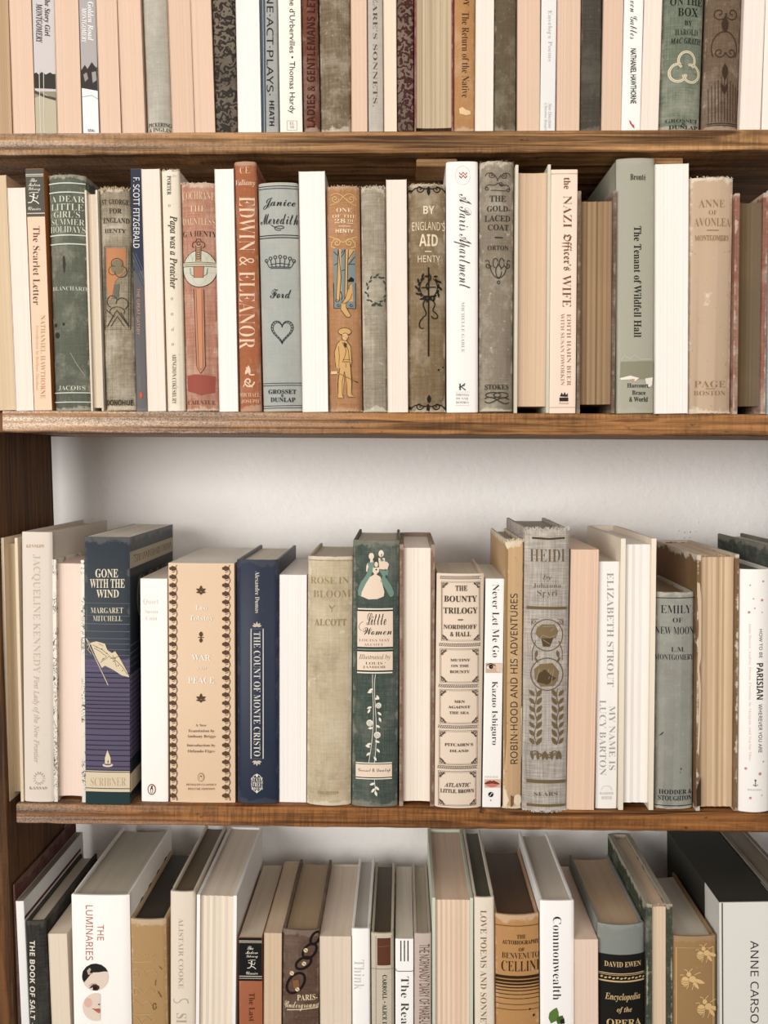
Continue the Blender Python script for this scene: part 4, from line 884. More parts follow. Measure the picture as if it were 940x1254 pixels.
def wp(x, y, d):
    return [P(_d, leaf(x - 12 * d, y, 180 if d > 0 else 0, 12, 14)), P(_d, [(x - 12 * d, y - 11), (x + 2 * d, y - 6), (x + 8 * d, y + 1), (x + 2 * d, y + 8), (x - 12 * d, y + 11), (x - 17 * d, y)]), L(_d, 3, [(x + 8 * d, y - 14), (x + 2 * d, y - 2), (x + 9 * d, y + 12), (x + 9 * d, y + 20)]), L(_d, 2.4, [(x - 10 * d, y + 16), (x + 2 * d, y + 12)])]
orn = [e for i in range(28) for e in wp(46, 186 + 34.0 * i, 1) + wp(260, 186 + 34.0 * i, 1)]
BK(3, 'ps', 205, 287, 209, 287, 690, (222, 192, 162), 'very thick peach paperback with brown leaf borders down both edges', Y=9, D=146, b=.8, pages=(240, 232, 220), pr=[(Hh, orn + [
    T('Leo', 'b', 130, 334, 177, 355, 0, (246, 236, 222)), T('Tolstoy', 'b', 105, 377, 202, 402, 0, (246, 236, 222)), T('WAR', 'b', 115, 534, 191, 558, 0, (246, 236, 222)), T('AND', 'r', 134, 583, 172, 596, 0, (240, 226, 208)), T('PEACE', 'b', 100, 625, 206, 650, 0, (246, 236, 222)),
    *[x for (cx, cy, s) in ((152, 272, 1), (152, 708, 1)) for x in (P(_d, leaf(cx, cy + 8, -90, 26, 13)), P(_d, leaf(cx, cy + 6, -150, 22, 10)), P(_d, leaf(cx, cy + 6, -30, 22, 10)), P(_d, leaf(cx, cy + 10, 180, 20, 8)), P(_d, leaf(cx, cy + 10, 0, 20, 8)), P(_d, leaf(cx, cy + 8, 90, 12, 12)))],
    L(_d, 3, [(152, 446), (152, 482)]), P(_d, leaf(152, 462, -90, 22, 16)), P(_d, leaf(152, 466, 90, 20, 14)), L(_d, 3, [(140, 464), (164, 464)]),
    T('A New', 'r', 130, 814, 174, 824, 0, _d), T('Translation by', 'r', 100, 836, 207, 850, 0, _d), T('Anthony Briggs', 'r', 95, 858, 211, 872, 0, _d), T('Introduction by', 'r', 95, 895, 210, 908, 0, _d), T('Orlando Figes', 'r', 99, 918, 207, 932, 0, _d),
    P((176, 140, 100), ell(152, 1029, 13, 18)), P((226, 200, 172), ell(152, 1030, 9, 14)), P(_d, ell(152, 1031, 5, 10)), P((240, 226, 208), ell(152, 1033, 2.6, 7)), T('PENGUIN CLASSICS', 'b', 92, 1055, 213, 1063, 0, (150, 116, 86)), T('DELUXE EDITION', 'b', 99, 1072, 208, 1080, 0, (150, 116, 86))])])
_t = (228, 220, 206)
BK(3, 'hs', 289, 341, 290, 341, 686, (40, 47, 65), 'navy glossy hardback with a boxed title and round emblem', mat='gloss', wear=.04, b=3, Y=7, D=140, pages=(216, 204, 186), pr=[(Hh, [
    T('Alexandre Dumas', 'r', 371, 198, 388, 366, 90, _t), RF(_t, 3.4, 354, 430, 403, 955), T('THE COUNT OF MONTE CRISTO', 'r', 365, 442, 392, 945, 90, _t),
    *[P((200, 188, 168), leaf(378, y, a, 20, 8)) for y, s in ((421, -1), (964, 1)) for a in ((s * 90), (s * 45), (s * 135), (s * 12), (s * 168))],
    L(_t, 2.4, ell(378, 1052, 22, 34, a0=200, a1=340)), L(_t, 2.4, ell(378, 1054, 22, 34, a0=20, a1=160)), T('STATE', 'b', 354, 1030, 402, 1048, 0, _t), T('STREET', 'b', 354, 1050, 402, 1067, 0, _t), T('PRESS', 'b', 356, 1070, 402, 1080, 0, _t), P(_t, leaf(378, 1030, -90, 16, 10)), P(_t, leaf(378, 1080, 90, 14, 10))])])
pf(3, 342, 375, 341, 375, 704, (246, 238, 232), 'pale page edges after the navy boxed-title hardback', Y=12, pwear=.08, D=128)
K7 = (370, 660, 7.23); _g = (158, 136, 100)
BK(3, 'hs', 376, 432, 375, 429, 682, (196, 178, 146), 'stained sand-coloured cloth hardback with worn-away title', wear=.75, weave=.3, b=5, Y=4, D=128, pages=(190, 172, 142), t=2.6, fray=.5, pr=[(K7, [
    T('ROSE IN', 'r', 70, 340, 410, 402, 0, _g), T('BLOOM', 'r', 95, 458, 425, 522, 0, _g), L(_g, 6, [(238, 585), (262, 620), (258, 650)]), L(_g, 6, [(290, 585), (262, 620)]), P(_g, leaf(262, 620, -130, 36, 14)), T('ALCOTT', 'b', 105, 712, 390, 772, 0, _g), BD((172, 152, 118), 388 - 200, 388 - 190)]), (Hh, [T('THURSTON', 'r', 622, 1086, 708, 1102, 0, _g)])])
K8 = (425, 660, 7.373); _c = (232, 210, 188); _k = (44, 38, 38); _g = (116, 142, 128); _w = (236, 226, 210)
def rose(x, y, r): return [P(_w, ell(x, y, r, r, 10)), L((90, 110, 98), 1.4, spiral(x, y, r * .8, 2, 0))]
BK(3, 'hs', 432, 489, 430, 487, 662, (54, 69, 61), 'dark green cloth hardback with ladies in gowns and a rose vine', wear=.2, weave=.2, b=3.5, Y=3, D=125, pages=(178, 160, 134), pr=[(K8, [
    P(_g, [(185, 215), (240, 210), (245, 260), (215, 330), (160, 440), (130, 530), (98, 510), (95, 470), (120, 400), (170, 330), (190, 280)]), P(_g, [(285, 280), (345, 290), (375, 280), (360, 370), (400, 430), (422, 490), (412, 522), (388, 530), (350, 460), (300, 380), (320, 340)]),
    P(_c, [(232, 262), (290, 258), (285, 300), (262, 322), (300, 345), (335, 480), (330, 520), (270, 545), (190, 548), (125, 520), (130, 485), (165, 410), (205, 345), (245, 322), (228, 295)]),
    *[P(_c, q) for q in (ell(218, 158, 24, 30), [(208, 180), (226, 180), (240, 210), (206, 214)], [(182, 220), (192, 250), (180, 300), (170, 295), (172, 250)], ell(306, 135, 24, 32), [(280, 175), (340, 175), (340, 280), (290, 275), (285, 215)], ell(262, 232, 17, 24), ell(345, 235, 28, 28), [(318, 225), (378, 228), (362, 280), (322, 268)])],
    *[P(_k, q) for q in (leaf(262, 270, 90, 18, 16), leaf(308, 175, 90, 14, 22))], P((54, 82, 74), leaf(350, 325, 80, 40, 20)), L(_k, 3, [(228, 205), (262, 200), (284, 222)]), P(_w, ell(306, 130, 20, 26)), P((90, 80, 74), leaf(310, 130, 90, 36, 10)), P(_g, ell(315, 195, 16, 10)),
    R(_k, 92, 643, 412, 655), R(_w, 95, 629, 412, 641), R(_c, 91, 656, 412, 978), R(_k, 90, 980, 412, 990), R((120, 140, 128), 90, 993, 411, 1006), R(_k, 90, 1009, 411, 1018), R(_c, 89, 1020, 410, 1190), R(_k, 89, 1192, 410, 1201), R(_w, 88, 1204, 408, 1216),
    T('Little', 'c', 172, 670, 352, 780, 0, _k), T('Women', 'c', 142, 800, 402, 868, 0, _k), L(_k, 4, bez((145, 750), (90, 770), (100, 830), (130, 830))), T('LOUISA MAY', 'r', 105, 905, 385, 928, 0, (130, 100, 90)), T('ALCOTT', 'r', 150, 945, 325, 967, 0, (130, 100, 90)),
    T('Illustrated by', 'i', 105, 1045, 390, 1100, 0, (90, 80, 76)), T('LOUIS', 'r', 165, 1112, 318, 1136, 0, _k), T('JAMBOR', 'r', 138, 1148, 348, 1172, 0, _k), P(_k, ell(343, 1120, 4, 4, 6))]), (I_, [
    L(_w, 2, bez((113, 645), (110, 760), (130, 800), (98, 985), 14)), L(_w, 2, bez((124, 645), (110, 720), (140, 820), (120, 985), 14)),
    *[P(_w, leaf(x, y, a, 20, 9)) for x, y, a in ((115, 700, 150), (112, 712, 170), (128, 725, 60), (120, 740, -10), (110, 770, 160), (104, 778, 120), (132, 790, 40), (138, 810, 70), (125, 840, 30), (115, 850, 170), (108, 910, 160), (104, 925, 200), (122, 900, 20), (128, 930, 50), (104, 945, 140), (118, 960, 60))],
    *rose(136, 765, 11), *rose(102, 832, 13), *rose(131, 878, 13),
    R(_w, 48, 984, 187, 988), R(_k, 48, 988, 187, 990), R(_c, 48, 991, 187, 1040), R(_k, 48, 1041, 187, 1043), R(_w, 48, 1044, 187, 1048), T('Grosset & Dunlap', 'c', 57, 1006, 182, 1024, 0, _k), L(_w, 2, [(120, 1050), (126, 1110)]), *[P(_w, leaf(122, y, a, 22, 10)) for y, a in ((1075, 40), (1082, 130), (1092, 70), (1062, 160))]])])
BK(3, 'hf', 489, 533, 488, 532, 667, (122, 88, 68), 'brown boards around bright cream page edges, third shelf', pages=(244, 230, 214), pwear=.3, t=3.6, ins=3.5, rec=3, conc=1.2, Y=6, D=128, wear=.3)
_d = (70, 52, 42)
def corner(x, y, dx, dy): return [L(_d, 2.4, spiral(x + 10 * dx, y + 10 * dy, 8, 1.4, 0, dx * dy)), L(_d, 2.4, [(x + 24 * dx, y + 3 * dy), (x + 14 * dx, y + 14 * dy), (x + 3 * dx, y + 24 * dy)]), L(_d, 2, spiral(x + 20 * dx, y + 7 * dy, 5, 1, 0)), L(_d, 2, spiral(x + 7 * dx, y + 20 * dy, 5, 1, 0))]
def frame(x0, y0, x1, y1):
    e = [RF(_d, 1.6, x0, y0, x1, y1), RF((150, 124, 104), 1.2, x0 + 4, y0 + 4, x1 - 4, y1 - 4)]
    for (x, y, dx, dy) in ((x0, y0, 1, 1), (x1, y0, -1, 1), (x0, y1, 1, -1), (x1, y1, -1, -1)): e += corner(x, y, dx, dy)
    return e
def rope(y, x0=368, x1=528): return [L(_d, 1.6, [(x0, y - 5), (x1, y - 5)]), L(_d, 1.6, [(x0, y + 5), (x1, y + 5)])] + [L(_d, 2.4, [(x0 + 8 * i, y + 3), (x0 + 8 * i + 6, y - 3)]) for i in range(int((x1 - x0) / 8))]
BK(3, 'hs', 534, 593, 531, 589, 703, (226, 206, 186), 'cream hardback with five scroll-cornered frames stacked on its spine', mat='paper', wear=.12, b=4, Y=2, D=120, pages=(206, 188, 162), pr=[(I_, [
    *rope(275, 372, 530), *rope(533), *rope(691, 366, 522), *rope(848, 364, 520), *rope(1003, 362, 516), *frame(377, 290, 525, 518), *frame(372, 548, 520, 678), *frame(370, 705, 518, 835), *frame(368, 862, 515, 992), *frame(365, 1018, 510, 1150),
    T('THE', 'b', 430, 305, 476, 325, 0, _d), T('BOUNTY', 'b', 387, 344, 514, 368, 0, _d), T('TRILOGY', 'b', 385, 389, 516, 413, 0, _d), L(_d, 4, [(440, 436), (460, 436)]), T('NORDHOFF', 'b', 385, 455, 512, 472, 0, _d), T('& HALL', 'b', 410, 482, 490, 500, 0, _d),
    T('MUTINY', 'b', 411, 586, 487, 596, 0, _d), T('ON THE', 'b', 414, 608, 482, 618, 0, _d), T('BOUNTY', 'b', 409, 630, 485, 641, 0, _d), T('MEN', 'b', 426, 745, 466, 755, 0, _d), T('AGAINST', 'b', 402, 766, 487, 776, 0, _d), T('THE SEA', 'b', 407, 788, 482, 798, 0, _d), T('PITCAIRN’S', 'b', 389, 910, 498, 921, 0, _d), T('ISLAND', 'b', 408, 934, 480, 944, 0, _d),
    T('ATLANTIC', 'j', 388, 1062, 488, 1078, 0, _d), T('LITTLE, BROWN', 'b', 373, 1086, 502, 1103, 0, _d)])])
_k = (44, 40, 40)
BK(3, 'ps', 595, 617, 590, 613, 709, (243, 238, 233), 'white paperback with a photographed eye and lips on its spine', Y=6, D=112, pages=(226, 218, 204), pr=[(I_, [
    T('Never Let Me Go', 'r', 572, 300, 598, 580, 90, _k), P((204, 174, 150), [(546, 602), (608, 602), (608, 640), (546, 640)]), P((238, 228, 218), [(550, 618), (566, 608), (582, 616), (568, 626), (554, 624)]), P((52, 40, 36), ell(567, 616, 9, 9, 12)), P((120, 96, 80), ell(569, 616, 3, 3, 6)), L((64, 48, 42), 3, [(550, 610), (566, 603), (584, 612)]), P((226, 200, 178), [(584, 604), (608, 604), (608, 640), (588, 634)]),
    T('Kazuo Ishiguro', 'r', 565, 672, 592, 916, 90, _k), T('VINTAGE', 'r', 541, 1035, 594, 1043, 0, (200, 190, 184)), P((214, 180, 158), [(542, 1048), (602, 1048), (602, 1080), (542, 1080)]), P((132, 56, 50), [(540, 1064), (552, 1056), (564, 1052), (570, 1055), (577, 1052), (590, 1058), (600, 1065), (572, 1064)]), P((198, 122, 104), [(542, 1065), (572, 1065), (600, 1066), (585, 1076), (568, 1079), (552, 1074)]), L((60, 30, 30), 2, [(542, 1065), (572, 1063), (600, 1066)]),
    P((34, 32, 34), ell(566, 1106, 10, 10, 16)), L((236, 230, 224), 2.4, [(562, 1112), (567, 1104), (572, 1100)]), P((60, 56, 56), ell(566, 1128, 2.4, 2.4, 6))])])
BK(3, 'hs', 619, 641, 615, 639, 662, (196, 162, 122), 'tattered mustard-tan jacketed book with title running upward', mat='paper', wear=.9, b=1.2, Y=3, D=138, fray=2.5, fr='tb', frn=80, framp=2.2, frcol=(224, 206, 178), pages=(150, 132, 100), pr=[(J_, [
    P((224, 206, 178), [(58, 140), (130, 122), (128, 134), (90, 148), (64, 168), (56, 200)]), T('ROBIN·HOOD AND HIS ADVENTURES', 'n', 77, 336, 105, 990, -90, (60, 46, 34)),
    P((150, 118, 76), [(58, 150), (68, 170), (66, 500), (62, 900), (56, 1000), (50, 700)]), P((222, 202, 172), [(118, 780), (126, 760), (124, 900), (118, 1000), (120, 860)]), P((226, 208, 182), [(48, 1080), (60, 1090), (72, 1130), (60, 1156), (46, 1150)]), P((222, 204, 176), ell(105, 1128, 16, 22, 9)), P((120, 88, 56), [(78, 1110), (92, 1116), (88, 1150), (78, 1156)])])])
K9, K10 = (630, 640, 6.966), (630, 810, 6.27); _g = (112, 94, 66)
def acan(x, y0, y1, d, view_scale=1):
    e = []; n = 7
    for i in range(n):
        y = y0 + (y1 - y0) * i / n; e += [P(_g, leaf(x + 6 * d, y + 66, -90 + 34 * d, 74, 32)), P(_g, leaf(x - 8 * d, y + 60, -90 - 40 * d, 62, 30))]
    e.append(L(_g, 5, [(x + 10 * d * math.sin(i * 1.1), y0 + (y1 - y0) * i / 12) for i in range(13)])); return e
BK(3, 'hs', 642, 699, 640, 693, 648, (172, 160, 150), 'grey linen hardback with gilt medallions and frayed spine ends', wear=.35, weave=1.0, b=3.5, Y=-3, D=148, pages=(140, 124, 98), t=3, fray=1.6, fr='tb', frn=160, framp=2.6, frcol=(204, 196, 188), pr=[(K9, [
    P((84, 66, 44), [(150, 124), (290, 134), (428, 126), (430, 142), (290, 150), (150, 142)]), T('HEIDI', 'r', 132, 230, 432, 334, 0, _g), T('by', 'i', 242, 444, 316, 502, 0, _g), T('Johanna', 'r', 156, 522, 396, 562, 0, _g), T('Spyri', 'r', 192, 578, 364, 642, 0, _g), P(_g, [(104, 716), (448, 722), (446, 746), (104, 742)]),
    L(_g, 6, [(146, 880), (146, 826), (200, 826)]), L(_g, 6, [(415, 880), (415, 830), (360, 826)]), L(_g, 5, spiral(168, 850, 24, 1.4)), L(_g, 5, spiral(392, 850, 24, 1.4, 180, -1)),
    L(_g, 8, ell(277, 962, 134, 134, 30), True), P((128, 108, 78), [(190, 900), (230, 870), (340, 872), (372, 930), (350, 985), (210, 990), (178, 950)]), L((160, 146, 130), 5, [(180, 890), (372, 886)]), L((160, 146, 130), 5, [(200, 1010), (240, 960), (300, 985), (360, 960)]), P((88, 70, 48), [(225, 990), (330, 985), (300, 1060), (240, 1060)]), L((164, 150, 134), 4, [(240, 1000), (300, 1040)]), L((164, 150, 134), 4, [(300, 930), (340, 900)]), L(_g, 6, [(180, 1010), (150, 1100), (150, 1180)]), L(_g, 6, [(375, 1010), (408, 1100), (408, 1180)]),
    P(_g, leaf(190, 1090, 100, 70, 26)), P(_g, leaf(362, 1090, 80, 70, 26)), P(_g, leaf(170, 1150, 60, 60, 20)), P(_g, leaf(388, 1150, 120, 60, 20))]), (K10, [
    L(_g, 8, ell(248, 100, 124, 124, 30), True), P((128, 108, 78), [(150, 60), (200, 20), (290, 15), (340, 80), (330, 150), (300, 190), (200, 196), (155, 140)]), *[L((164, 150, 134), 4, [(160 + 20 * i, 170 - 16 * (i % 3)), (190 + 18 * i, 60 + 14 * (i % 2))]) for i in range(7)], P((84, 68, 46), [(180, 100), (230, 60), (280, 110), (320, 130), (250, 180), (170, 160)]),
    *acan(160, 210, 640, 1), *acan(330, 210, 640, -1), *[L(_g, 7, spiral(150 + 38 * i, 710 + 14 * (i % 2), 24, 1.3, i * 90, 1 if i % 2 else -1)) for i in range(6)], *[P(_g, leaf(140 + 36 * i, 760, -90 + 12 * (i % 3 - 1), 74, 24)) for i in range(7)],
    P(_g, [(92, 908), (390, 914), (390, 938), (92, 936)]), T('SEARS', 'r', 148, 1003, 328, 1035, 0, _g), P(_g, [(92, 1094), (390, 1100), (388, 1118), (92, 1116)])])])
pf(3, 699, 733, 693, 727, 673, (232, 198, 172), 'peach page edges right beside the grey linen medallion hardback', Y=2, pwear=.08, D=126)
_g = (164, 156, 152)
BK(3, 'ps', 733, 758, 728, 756, 688, (240, 235, 228), 'white book with thin grey capitals in two columns', Y=6, D=128, b=.8, pages=(200, 190, 170), pr=[(J_, [
    T('ELIZABETH STROUT', 'r', 448, 256, 474, 694, 90, _g), T('MY NAME IS', 'r', 456, 768, 480, 1014, 90, _g), T('LUCY BARTON', 'r', 420, 745, 444, 1034, 90, _g), L((206, 196, 190), 2, ell(446, 1092, 20, 18, a0=180, a1=360)), T('RANDOM', 'b', 420, 1098, 472, 1108, 0, (204, 196, 190)), T('HOUSE', 'b', 426, 1114, 468, 1126, 0, (204, 196, 190))])])
BK(3, 'hf', 760, 803, 756, 800, 660, (240, 226, 206), 'tall white boards around fluted white page edges', mat='paper', wear=.03, pages=(246, 238, 230), pwear=.15, t=4.2, ins=5.5, rec=3, conc=.6, Y=3, D=152, sig=1, rid=.0030)
_k = (38, 40, 44)
BK(3, 'hs', 804, 852, 801, 850, 726, (148, 148, 138), 'short grey-blue cloth hardback with dark capitals and foot rule', wear=.35, weave=.08, b=4, Y=5, D=118, pages=(128, 104, 72), fray=.8, pr=[(K11, [
    BD(_k, 290, 293), T('EMILY', 'r', 92, 320, 210, 350, 0, _k), T('OF', 'r', 136, 367, 174, 386, 0, _k), T('NEW MOON', 'r', 72, 402, 220, 431, 0, _k), T('L.M.', 'r', 130, 480, 183, 498, 0, _k), T('MONTGOMERY', 'r', 70, 508, 219, 530, 0, _k), T('HODDER &', 'b', 84, 1028, 212, 1046, 0, _k), T('STOUGHTON', 'b', 82, 1051, 212, 1070, 0, _k), BD(_k, 1088, 1091),
    P((70, 70, 66), [(84, 824), (98, 808), (104, 806), (96, 818)]), P((62, 60, 56), ell(168, 948, 3, 4, 6)), P((62, 60, 56), ell(165, 962, 2, 2, 6))])])
BK(3, 'hf', 852, 906, 851, 903, 680, (120, 92, 64), 'fat battered book with crumbling tan boards and rough page edges', mat='paper', wear=1.0, pages=(218, 188, 154), pwear=.9, t=3.6, ins=2.5, rec=2.5, conc=.8, rj=.5, Y=3, D=140, sig=1, rid=.0024, fr='t', frn=40, framp=1.5, frcol=(196, 166, 130), pr=[(K11, [P((208, 184, 152), [(228, 230), (240, 236), (246, 300), (245, 520), (238, 560), (244, 640), (240, 820), (236, 900), (230, 880), (236, 700), (230, 560), (236, 400)]), P((60, 44, 32), [(226, 1030), (244, 980), (244, 1090), (228, 1092)])])])
_r = (206, 140, 134)
BK(3, 'hs', 906, 947, 903, 945, 698, (246, 240, 234), 'white hardback with pink dots and hand-lettered black title', mat='gloss', wear=.03, b=4.5, Y=0, D=140, pages=(90, 84, 74), pr=[(K11, [
    T('HOW TO BE', 'n', 468, 412, 481, 522, 90, (56, 52, 52)), T('PARISIAN', 'h', 458, 542, 484, 682, 90, (48, 44, 44)), T('WHEREVER YOU ARE', 'n', 465, 700, 480, 886, 90, (56, 52, 52)), T('Anne Berest, Audrey Diwan, Caroline de Maigret, and Sophie Mas', 'r', 427, 388, 438, 916, 90, (226, 190, 180)),
    *[P(_r, ell(x, y, r, r, 9)) for x, y, r in ((434, 243, 3), (484, 228, 4), (446, 295, 3), (479, 300, 5), (451, 331, 3), (430, 347, 5), (479, 347, 2.5), (485, 921, 3), (418, 948, 5), (471, 967, 6), (434, 1060, 5), (478, 1050, 2.5))],
    L(_k, 2, [(453, 992), (453, 1012)]), L(_k, 2, ell(453, 1004, 9, 9, a0=20, a1=160)), L(_k, 2, ell(453, 992, 2.5, 2.5), True), T('DOUBLEDAY', 'r', 424, 1026, 478, 1031, 0, (170, 160, 156))])])
BK(3, 'hs', 949, 985, 946, 982, 671, (52, 64, 56), 'dark green hardback past the dotted white book, cut by the photo edge', Y=4, D=150, pages=(190, 182, 168))
# ---- bottom shelf (the frame cuts their feet off)
Mv, Nv, Ov = (0, 1000, 2.9375), (300, 1000, 2.9375), (600, 1000, 2.7647)
BK(4, 'hf', 6, 18, 14, 25, 1084, (84, 34, 30), 'thin dark red hardback tight against the side board', pages=(150, 140, 124), t=1.4, ins=3, rec=2, conc=.5, D=160, wear=.1)
BK(4, 'ps', 19, 29, 26, 36, 1104, (226, 224, 220), 'very thin white book with dark red edge line, beside the black spine', pages=(150, 140, 124), D=158, b=.2, side=[('R', [('P', (96, 40, 36), [(0, 228), (150, 228), (150, 231), (0, 231)])])])
BK(4, 'hs', 30, 56, 37, 62, 1129, (38, 36, 32), 'black cloth hardback with spaced white capitals', wear=.05, weave=.1, b=1.5, pages=(206, 194, 176), D=146, pr=[(Mv, [T('THE BOOK OF SALT ·', 'h', 106, 448, 126, 748, 90, (222, 212, 196))])])
pf(4, 58, 84, 63, 88, 1144, (228, 212, 190), 'cream page edges between black cloth spine and broad white jacket', D=150, pwear=.04)
K12 = (80, 1160, 11.75); _sk = (228, 208, 192)
c2 = [p for p in ell(440, 862, 192, 200, 40)]; c2 = [(min(x, 506), y) for x, y in c2]
BK(4, 'hs', 84, 158, 88, 160, 1097, (246, 240, 234), 'broad white jacket with red capitals and two round face photographs', mat='gloss', wear=.02, b=1.2, D=158, pages=(200, 190, 172), side=[('R', [('P', (36, 32, 30), [(40 + 30 * c + 15 * math.cos(a), 215 - 34 * (c % 2) * 0 + 15 * math.sin(a)) for a in [i * .35 for i in range(18)]]) for c in range(4)])], pr=[(Mv, [
    T('THE', 'n', 350, 390, 373, 446, 90, (186, 104, 84)), T('LUMINARIES', 'n', 308, 320, 334, 518, 90, (186, 104, 84))]), (K12, [
    P(_sk, ell(430, 432, 192, 196, 40)), P((40, 36, 36), [(238, 420), (250, 350), (300, 285), (370, 245), (440, 236), (520, 255), (580, 300), (612, 352), (560, 350), (480, 362), (400, 365), (360, 400), (320, 450), (270, 512), (245, 470)]), P((190, 172, 156), [(310, 340), (350, 300), (370, 320), (350, 370), (400, 385), (330, 400)]),
    P((72, 50, 44), [(340, 600), (370, 560), (400, 535), (450, 535), (490, 560), (495, 590), (470, 620), (430, 626), (390, 618), (400, 580)]), P((44, 28, 28), ell(428, 585, 32, 30, 16)), L((120, 90, 76), 7, [(340, 560), (390, 528), (450, 528)]),
    P(_sk, c2), P((222, 180, 164), ell(330, 800, 60, 70, 16)), P((190, 110, 92), [(390, 880), (440, 885), (490, 878), (506, 890), (506, 940), (480, 950), (440, 925)]), L((110, 56, 50), 6, [(385, 884), (440, 900), (505, 905)]), P((90, 70, 64), ell(487, 822, 18, 10, 10))])])
_e = (196, 166, 122); _dk = (120, 90, 54); K13 = (150, 1120, 6.267)
sq = lambda x, y, s, n, c, w_, sd: [L(c, w_, [(x + s * (i + .45 * math.sin(i * 2.1 + sd)), y + 20 * math.sin(i * 1.7 + sd) * (1 + .3 * (i % 3))) for i in range(n)])]
BK(4, 'hs', 159, 203, 161, 206, 1127, (168, 134, 90), 'soft tan leather-look hardback with creased embossed script', mat='paper', wear=.35, b=2, D=150, pages=(56, 50, 42), pr=[(K13, [
    *[L(_e, 5, [(72 + 26 * i, 330 - 14 * (i % 2)), (84 + 26 * i, 300 + 8 * (i % 3)), (92 + 26 * i, 332)]) for i in range(7)], L(_e, 5, [(68, 372), (130, 368), (230, 362)]), *sq(70, 440, 26, 9, _e, 5, 1), L(_e, 5, spiral(105, 460, 40, 1.1, 300, -1)), L(_dk, 5, [(280, 400), (300, 425)]), L(_dk, 5, [(255, 500), (250, 545)]),
    *sq(70, 590, 26, 9, _e, 5, 2), L(_e, 5, spiral(100, 600, 40, 1.1, 300, -1)), L(_dk, 6, [(270, 590), (298, 640)]), *sq(75, 690, 24, 8, _e, 5, 3), L(_dk, 6, ell(245, 705, 12, 24)), L(_e, 5, [(68, 770), (240, 764)]), *sq(85, 810, 24, 8, _e, 5, 4)])])
_g = (176, 164, 146)
BK(4, 'hs', 206, 240, 208, 238, 1093, (222, 208, 190), 'ivory jacketed hardback with faint grey capitals down the spine', mat='paper', wear=.04, b=1.8, D=156, pages=(110, 96, 76), pr=[(K13, [
    T('ALISTAIR COOKE', 'r', 430, 30, 466, 570, 90, _g), L(_g, 5, bez((392, 650), (380, 690), (440, 690), (445, 655))), L(_g, 5, bez((445, 660), (470, 640), (510, 650), (500, 685))), T('SIX MEN', 'r', 412, 760, 490, 1130, 90, _g)])])
BK(4, 'hf', 240, 290, 239, 288, 1097, (244, 240, 236), 'thick white boards around deeply grooved cream page edges', mat='gloss', wear=.02, pages=(238, 222, 202), pwear=.25, t=3.0, ins=2, rec=2, conc=.5, D=158, sig=1, rid=.0026)
_w = (232, 224, 210)
BK(4, 'ps', 292, 322, 293, 322, 1148, (156, 92, 60), 'copper-brown paperback with a black block and leaping figure at its head', D=150, b=.3, pages=(214, 198, 176), pr=[(Nv, [
    BD((30, 28, 28), 433, 592), BD((200, 190, 172), 447, 450), BD((200, 190, 172), 453, 455), BD((200, 190, 172), 574, 577), BD((200, 190, 172), 582, 584),
    T('The', 'c', 8, 466, 30, 479, 0, _w), T('Modern', 'c', 2, 483, 46, 494, 0, _w), T('Library', 'c', 4, 498, 46, 510, 0, _w), *runner(24, 536, 1.0, _w), T('Classics', 'c', 4, 557, 46, 568, 0, _w), T('The Last', 'r', 14, 634, 34, 736, 90, (70, 40, 28))])])
pf(4, 322, 345, 322, 344, 1143, (216, 190, 160), 'tan page edges between the copper paperback and the chain-decorated spine', D=150, pwear=.2)
_k = (30, 24, 22); _cm = (226, 206, 168)
def lnk(x, y, rx, ry, a):
    c, s = math.cos(math.radians(a)), math.sin(math.radians(a)); return [L(_k, 9, [(x + rx * math.cos(t) * c - ry * math.sin(t) * s, y + rx * math.cos(t) * s + ry * math.sin(t) * c) for t in [i * math.pi / 9 for i in range(18)]], True)]
BK(4, 'hs', 346, 391, 345, 390, 1140, (84, 56, 42), 'dark brown cloth hardback with black chain links and cream title', wear=.15, weave=.15, b=2, D=150, pages=(176, 150, 116), pr=[(Nv, [
    *lnk(252, 440, 14, 24, 30), *lnk(232, 486, 20, 30, 40), *lnk(210, 528, 18, 30, 60), *lnk(182, 600, 26, 42, 38), *[x for cx, cy in ((218, 482), (212, 530), (168, 565), (188, 622)) for x in (P(_cm, ell(cx, cy, 8, 8, 8)), L(_k, 2, [(cx - 5, cy - 4), (cx + 5, cy + 4)]))], P((130, 90, 62), [(170, 592), (192, 586), (196, 612), (176, 620)]),
    T('PARIS-', 'b', 187, 641, 260, 662, 0, _cm), T('Underground', 'c', 140, 664, 268, 700, 0, _cm), L(_cm, 3, [(150, 697), (262, 690)])])])
pf(4, 391, 430, 392, 430, 1147, (230, 212, 190), 'cream page edges between chain-decorated spine and thin white spine', D=150, pwear=.35)
BK(4, 'hs', 430, 453, 431, 453, 1138, (244, 240, 236), 'thin white hardback with a pale grey outlined title', mat='gloss', wear=.02, b=1, D=150, pages=(196, 190, 180), pr=[(Nv, [T('Think', 'r', 392, 516, 428, 624, 90, (206, 202, 198))])])
_k = (44, 36, 32)
BK(4, 'hs', 454, 482, 455, 482, 1144, (196, 184, 164), 'greige hardback with a plain brown label above black capitals', wear=.15, weave=.1, b=1.6, D=150, pages=(84, 70, 52), pr=[(Nv, [
    RF((150, 134, 112), 1.6, 470, 430, 528, 1000), R((96, 58, 42), 475, 438, 523, 536), L((130, 90, 66), 2, [(478, 470), (520, 466)]), BD((150, 134, 112), 548, 550), T('CARROLL • ALICE IN WONDERLAND', 'b', 494, 570, 509, 900, 90, _k)])])
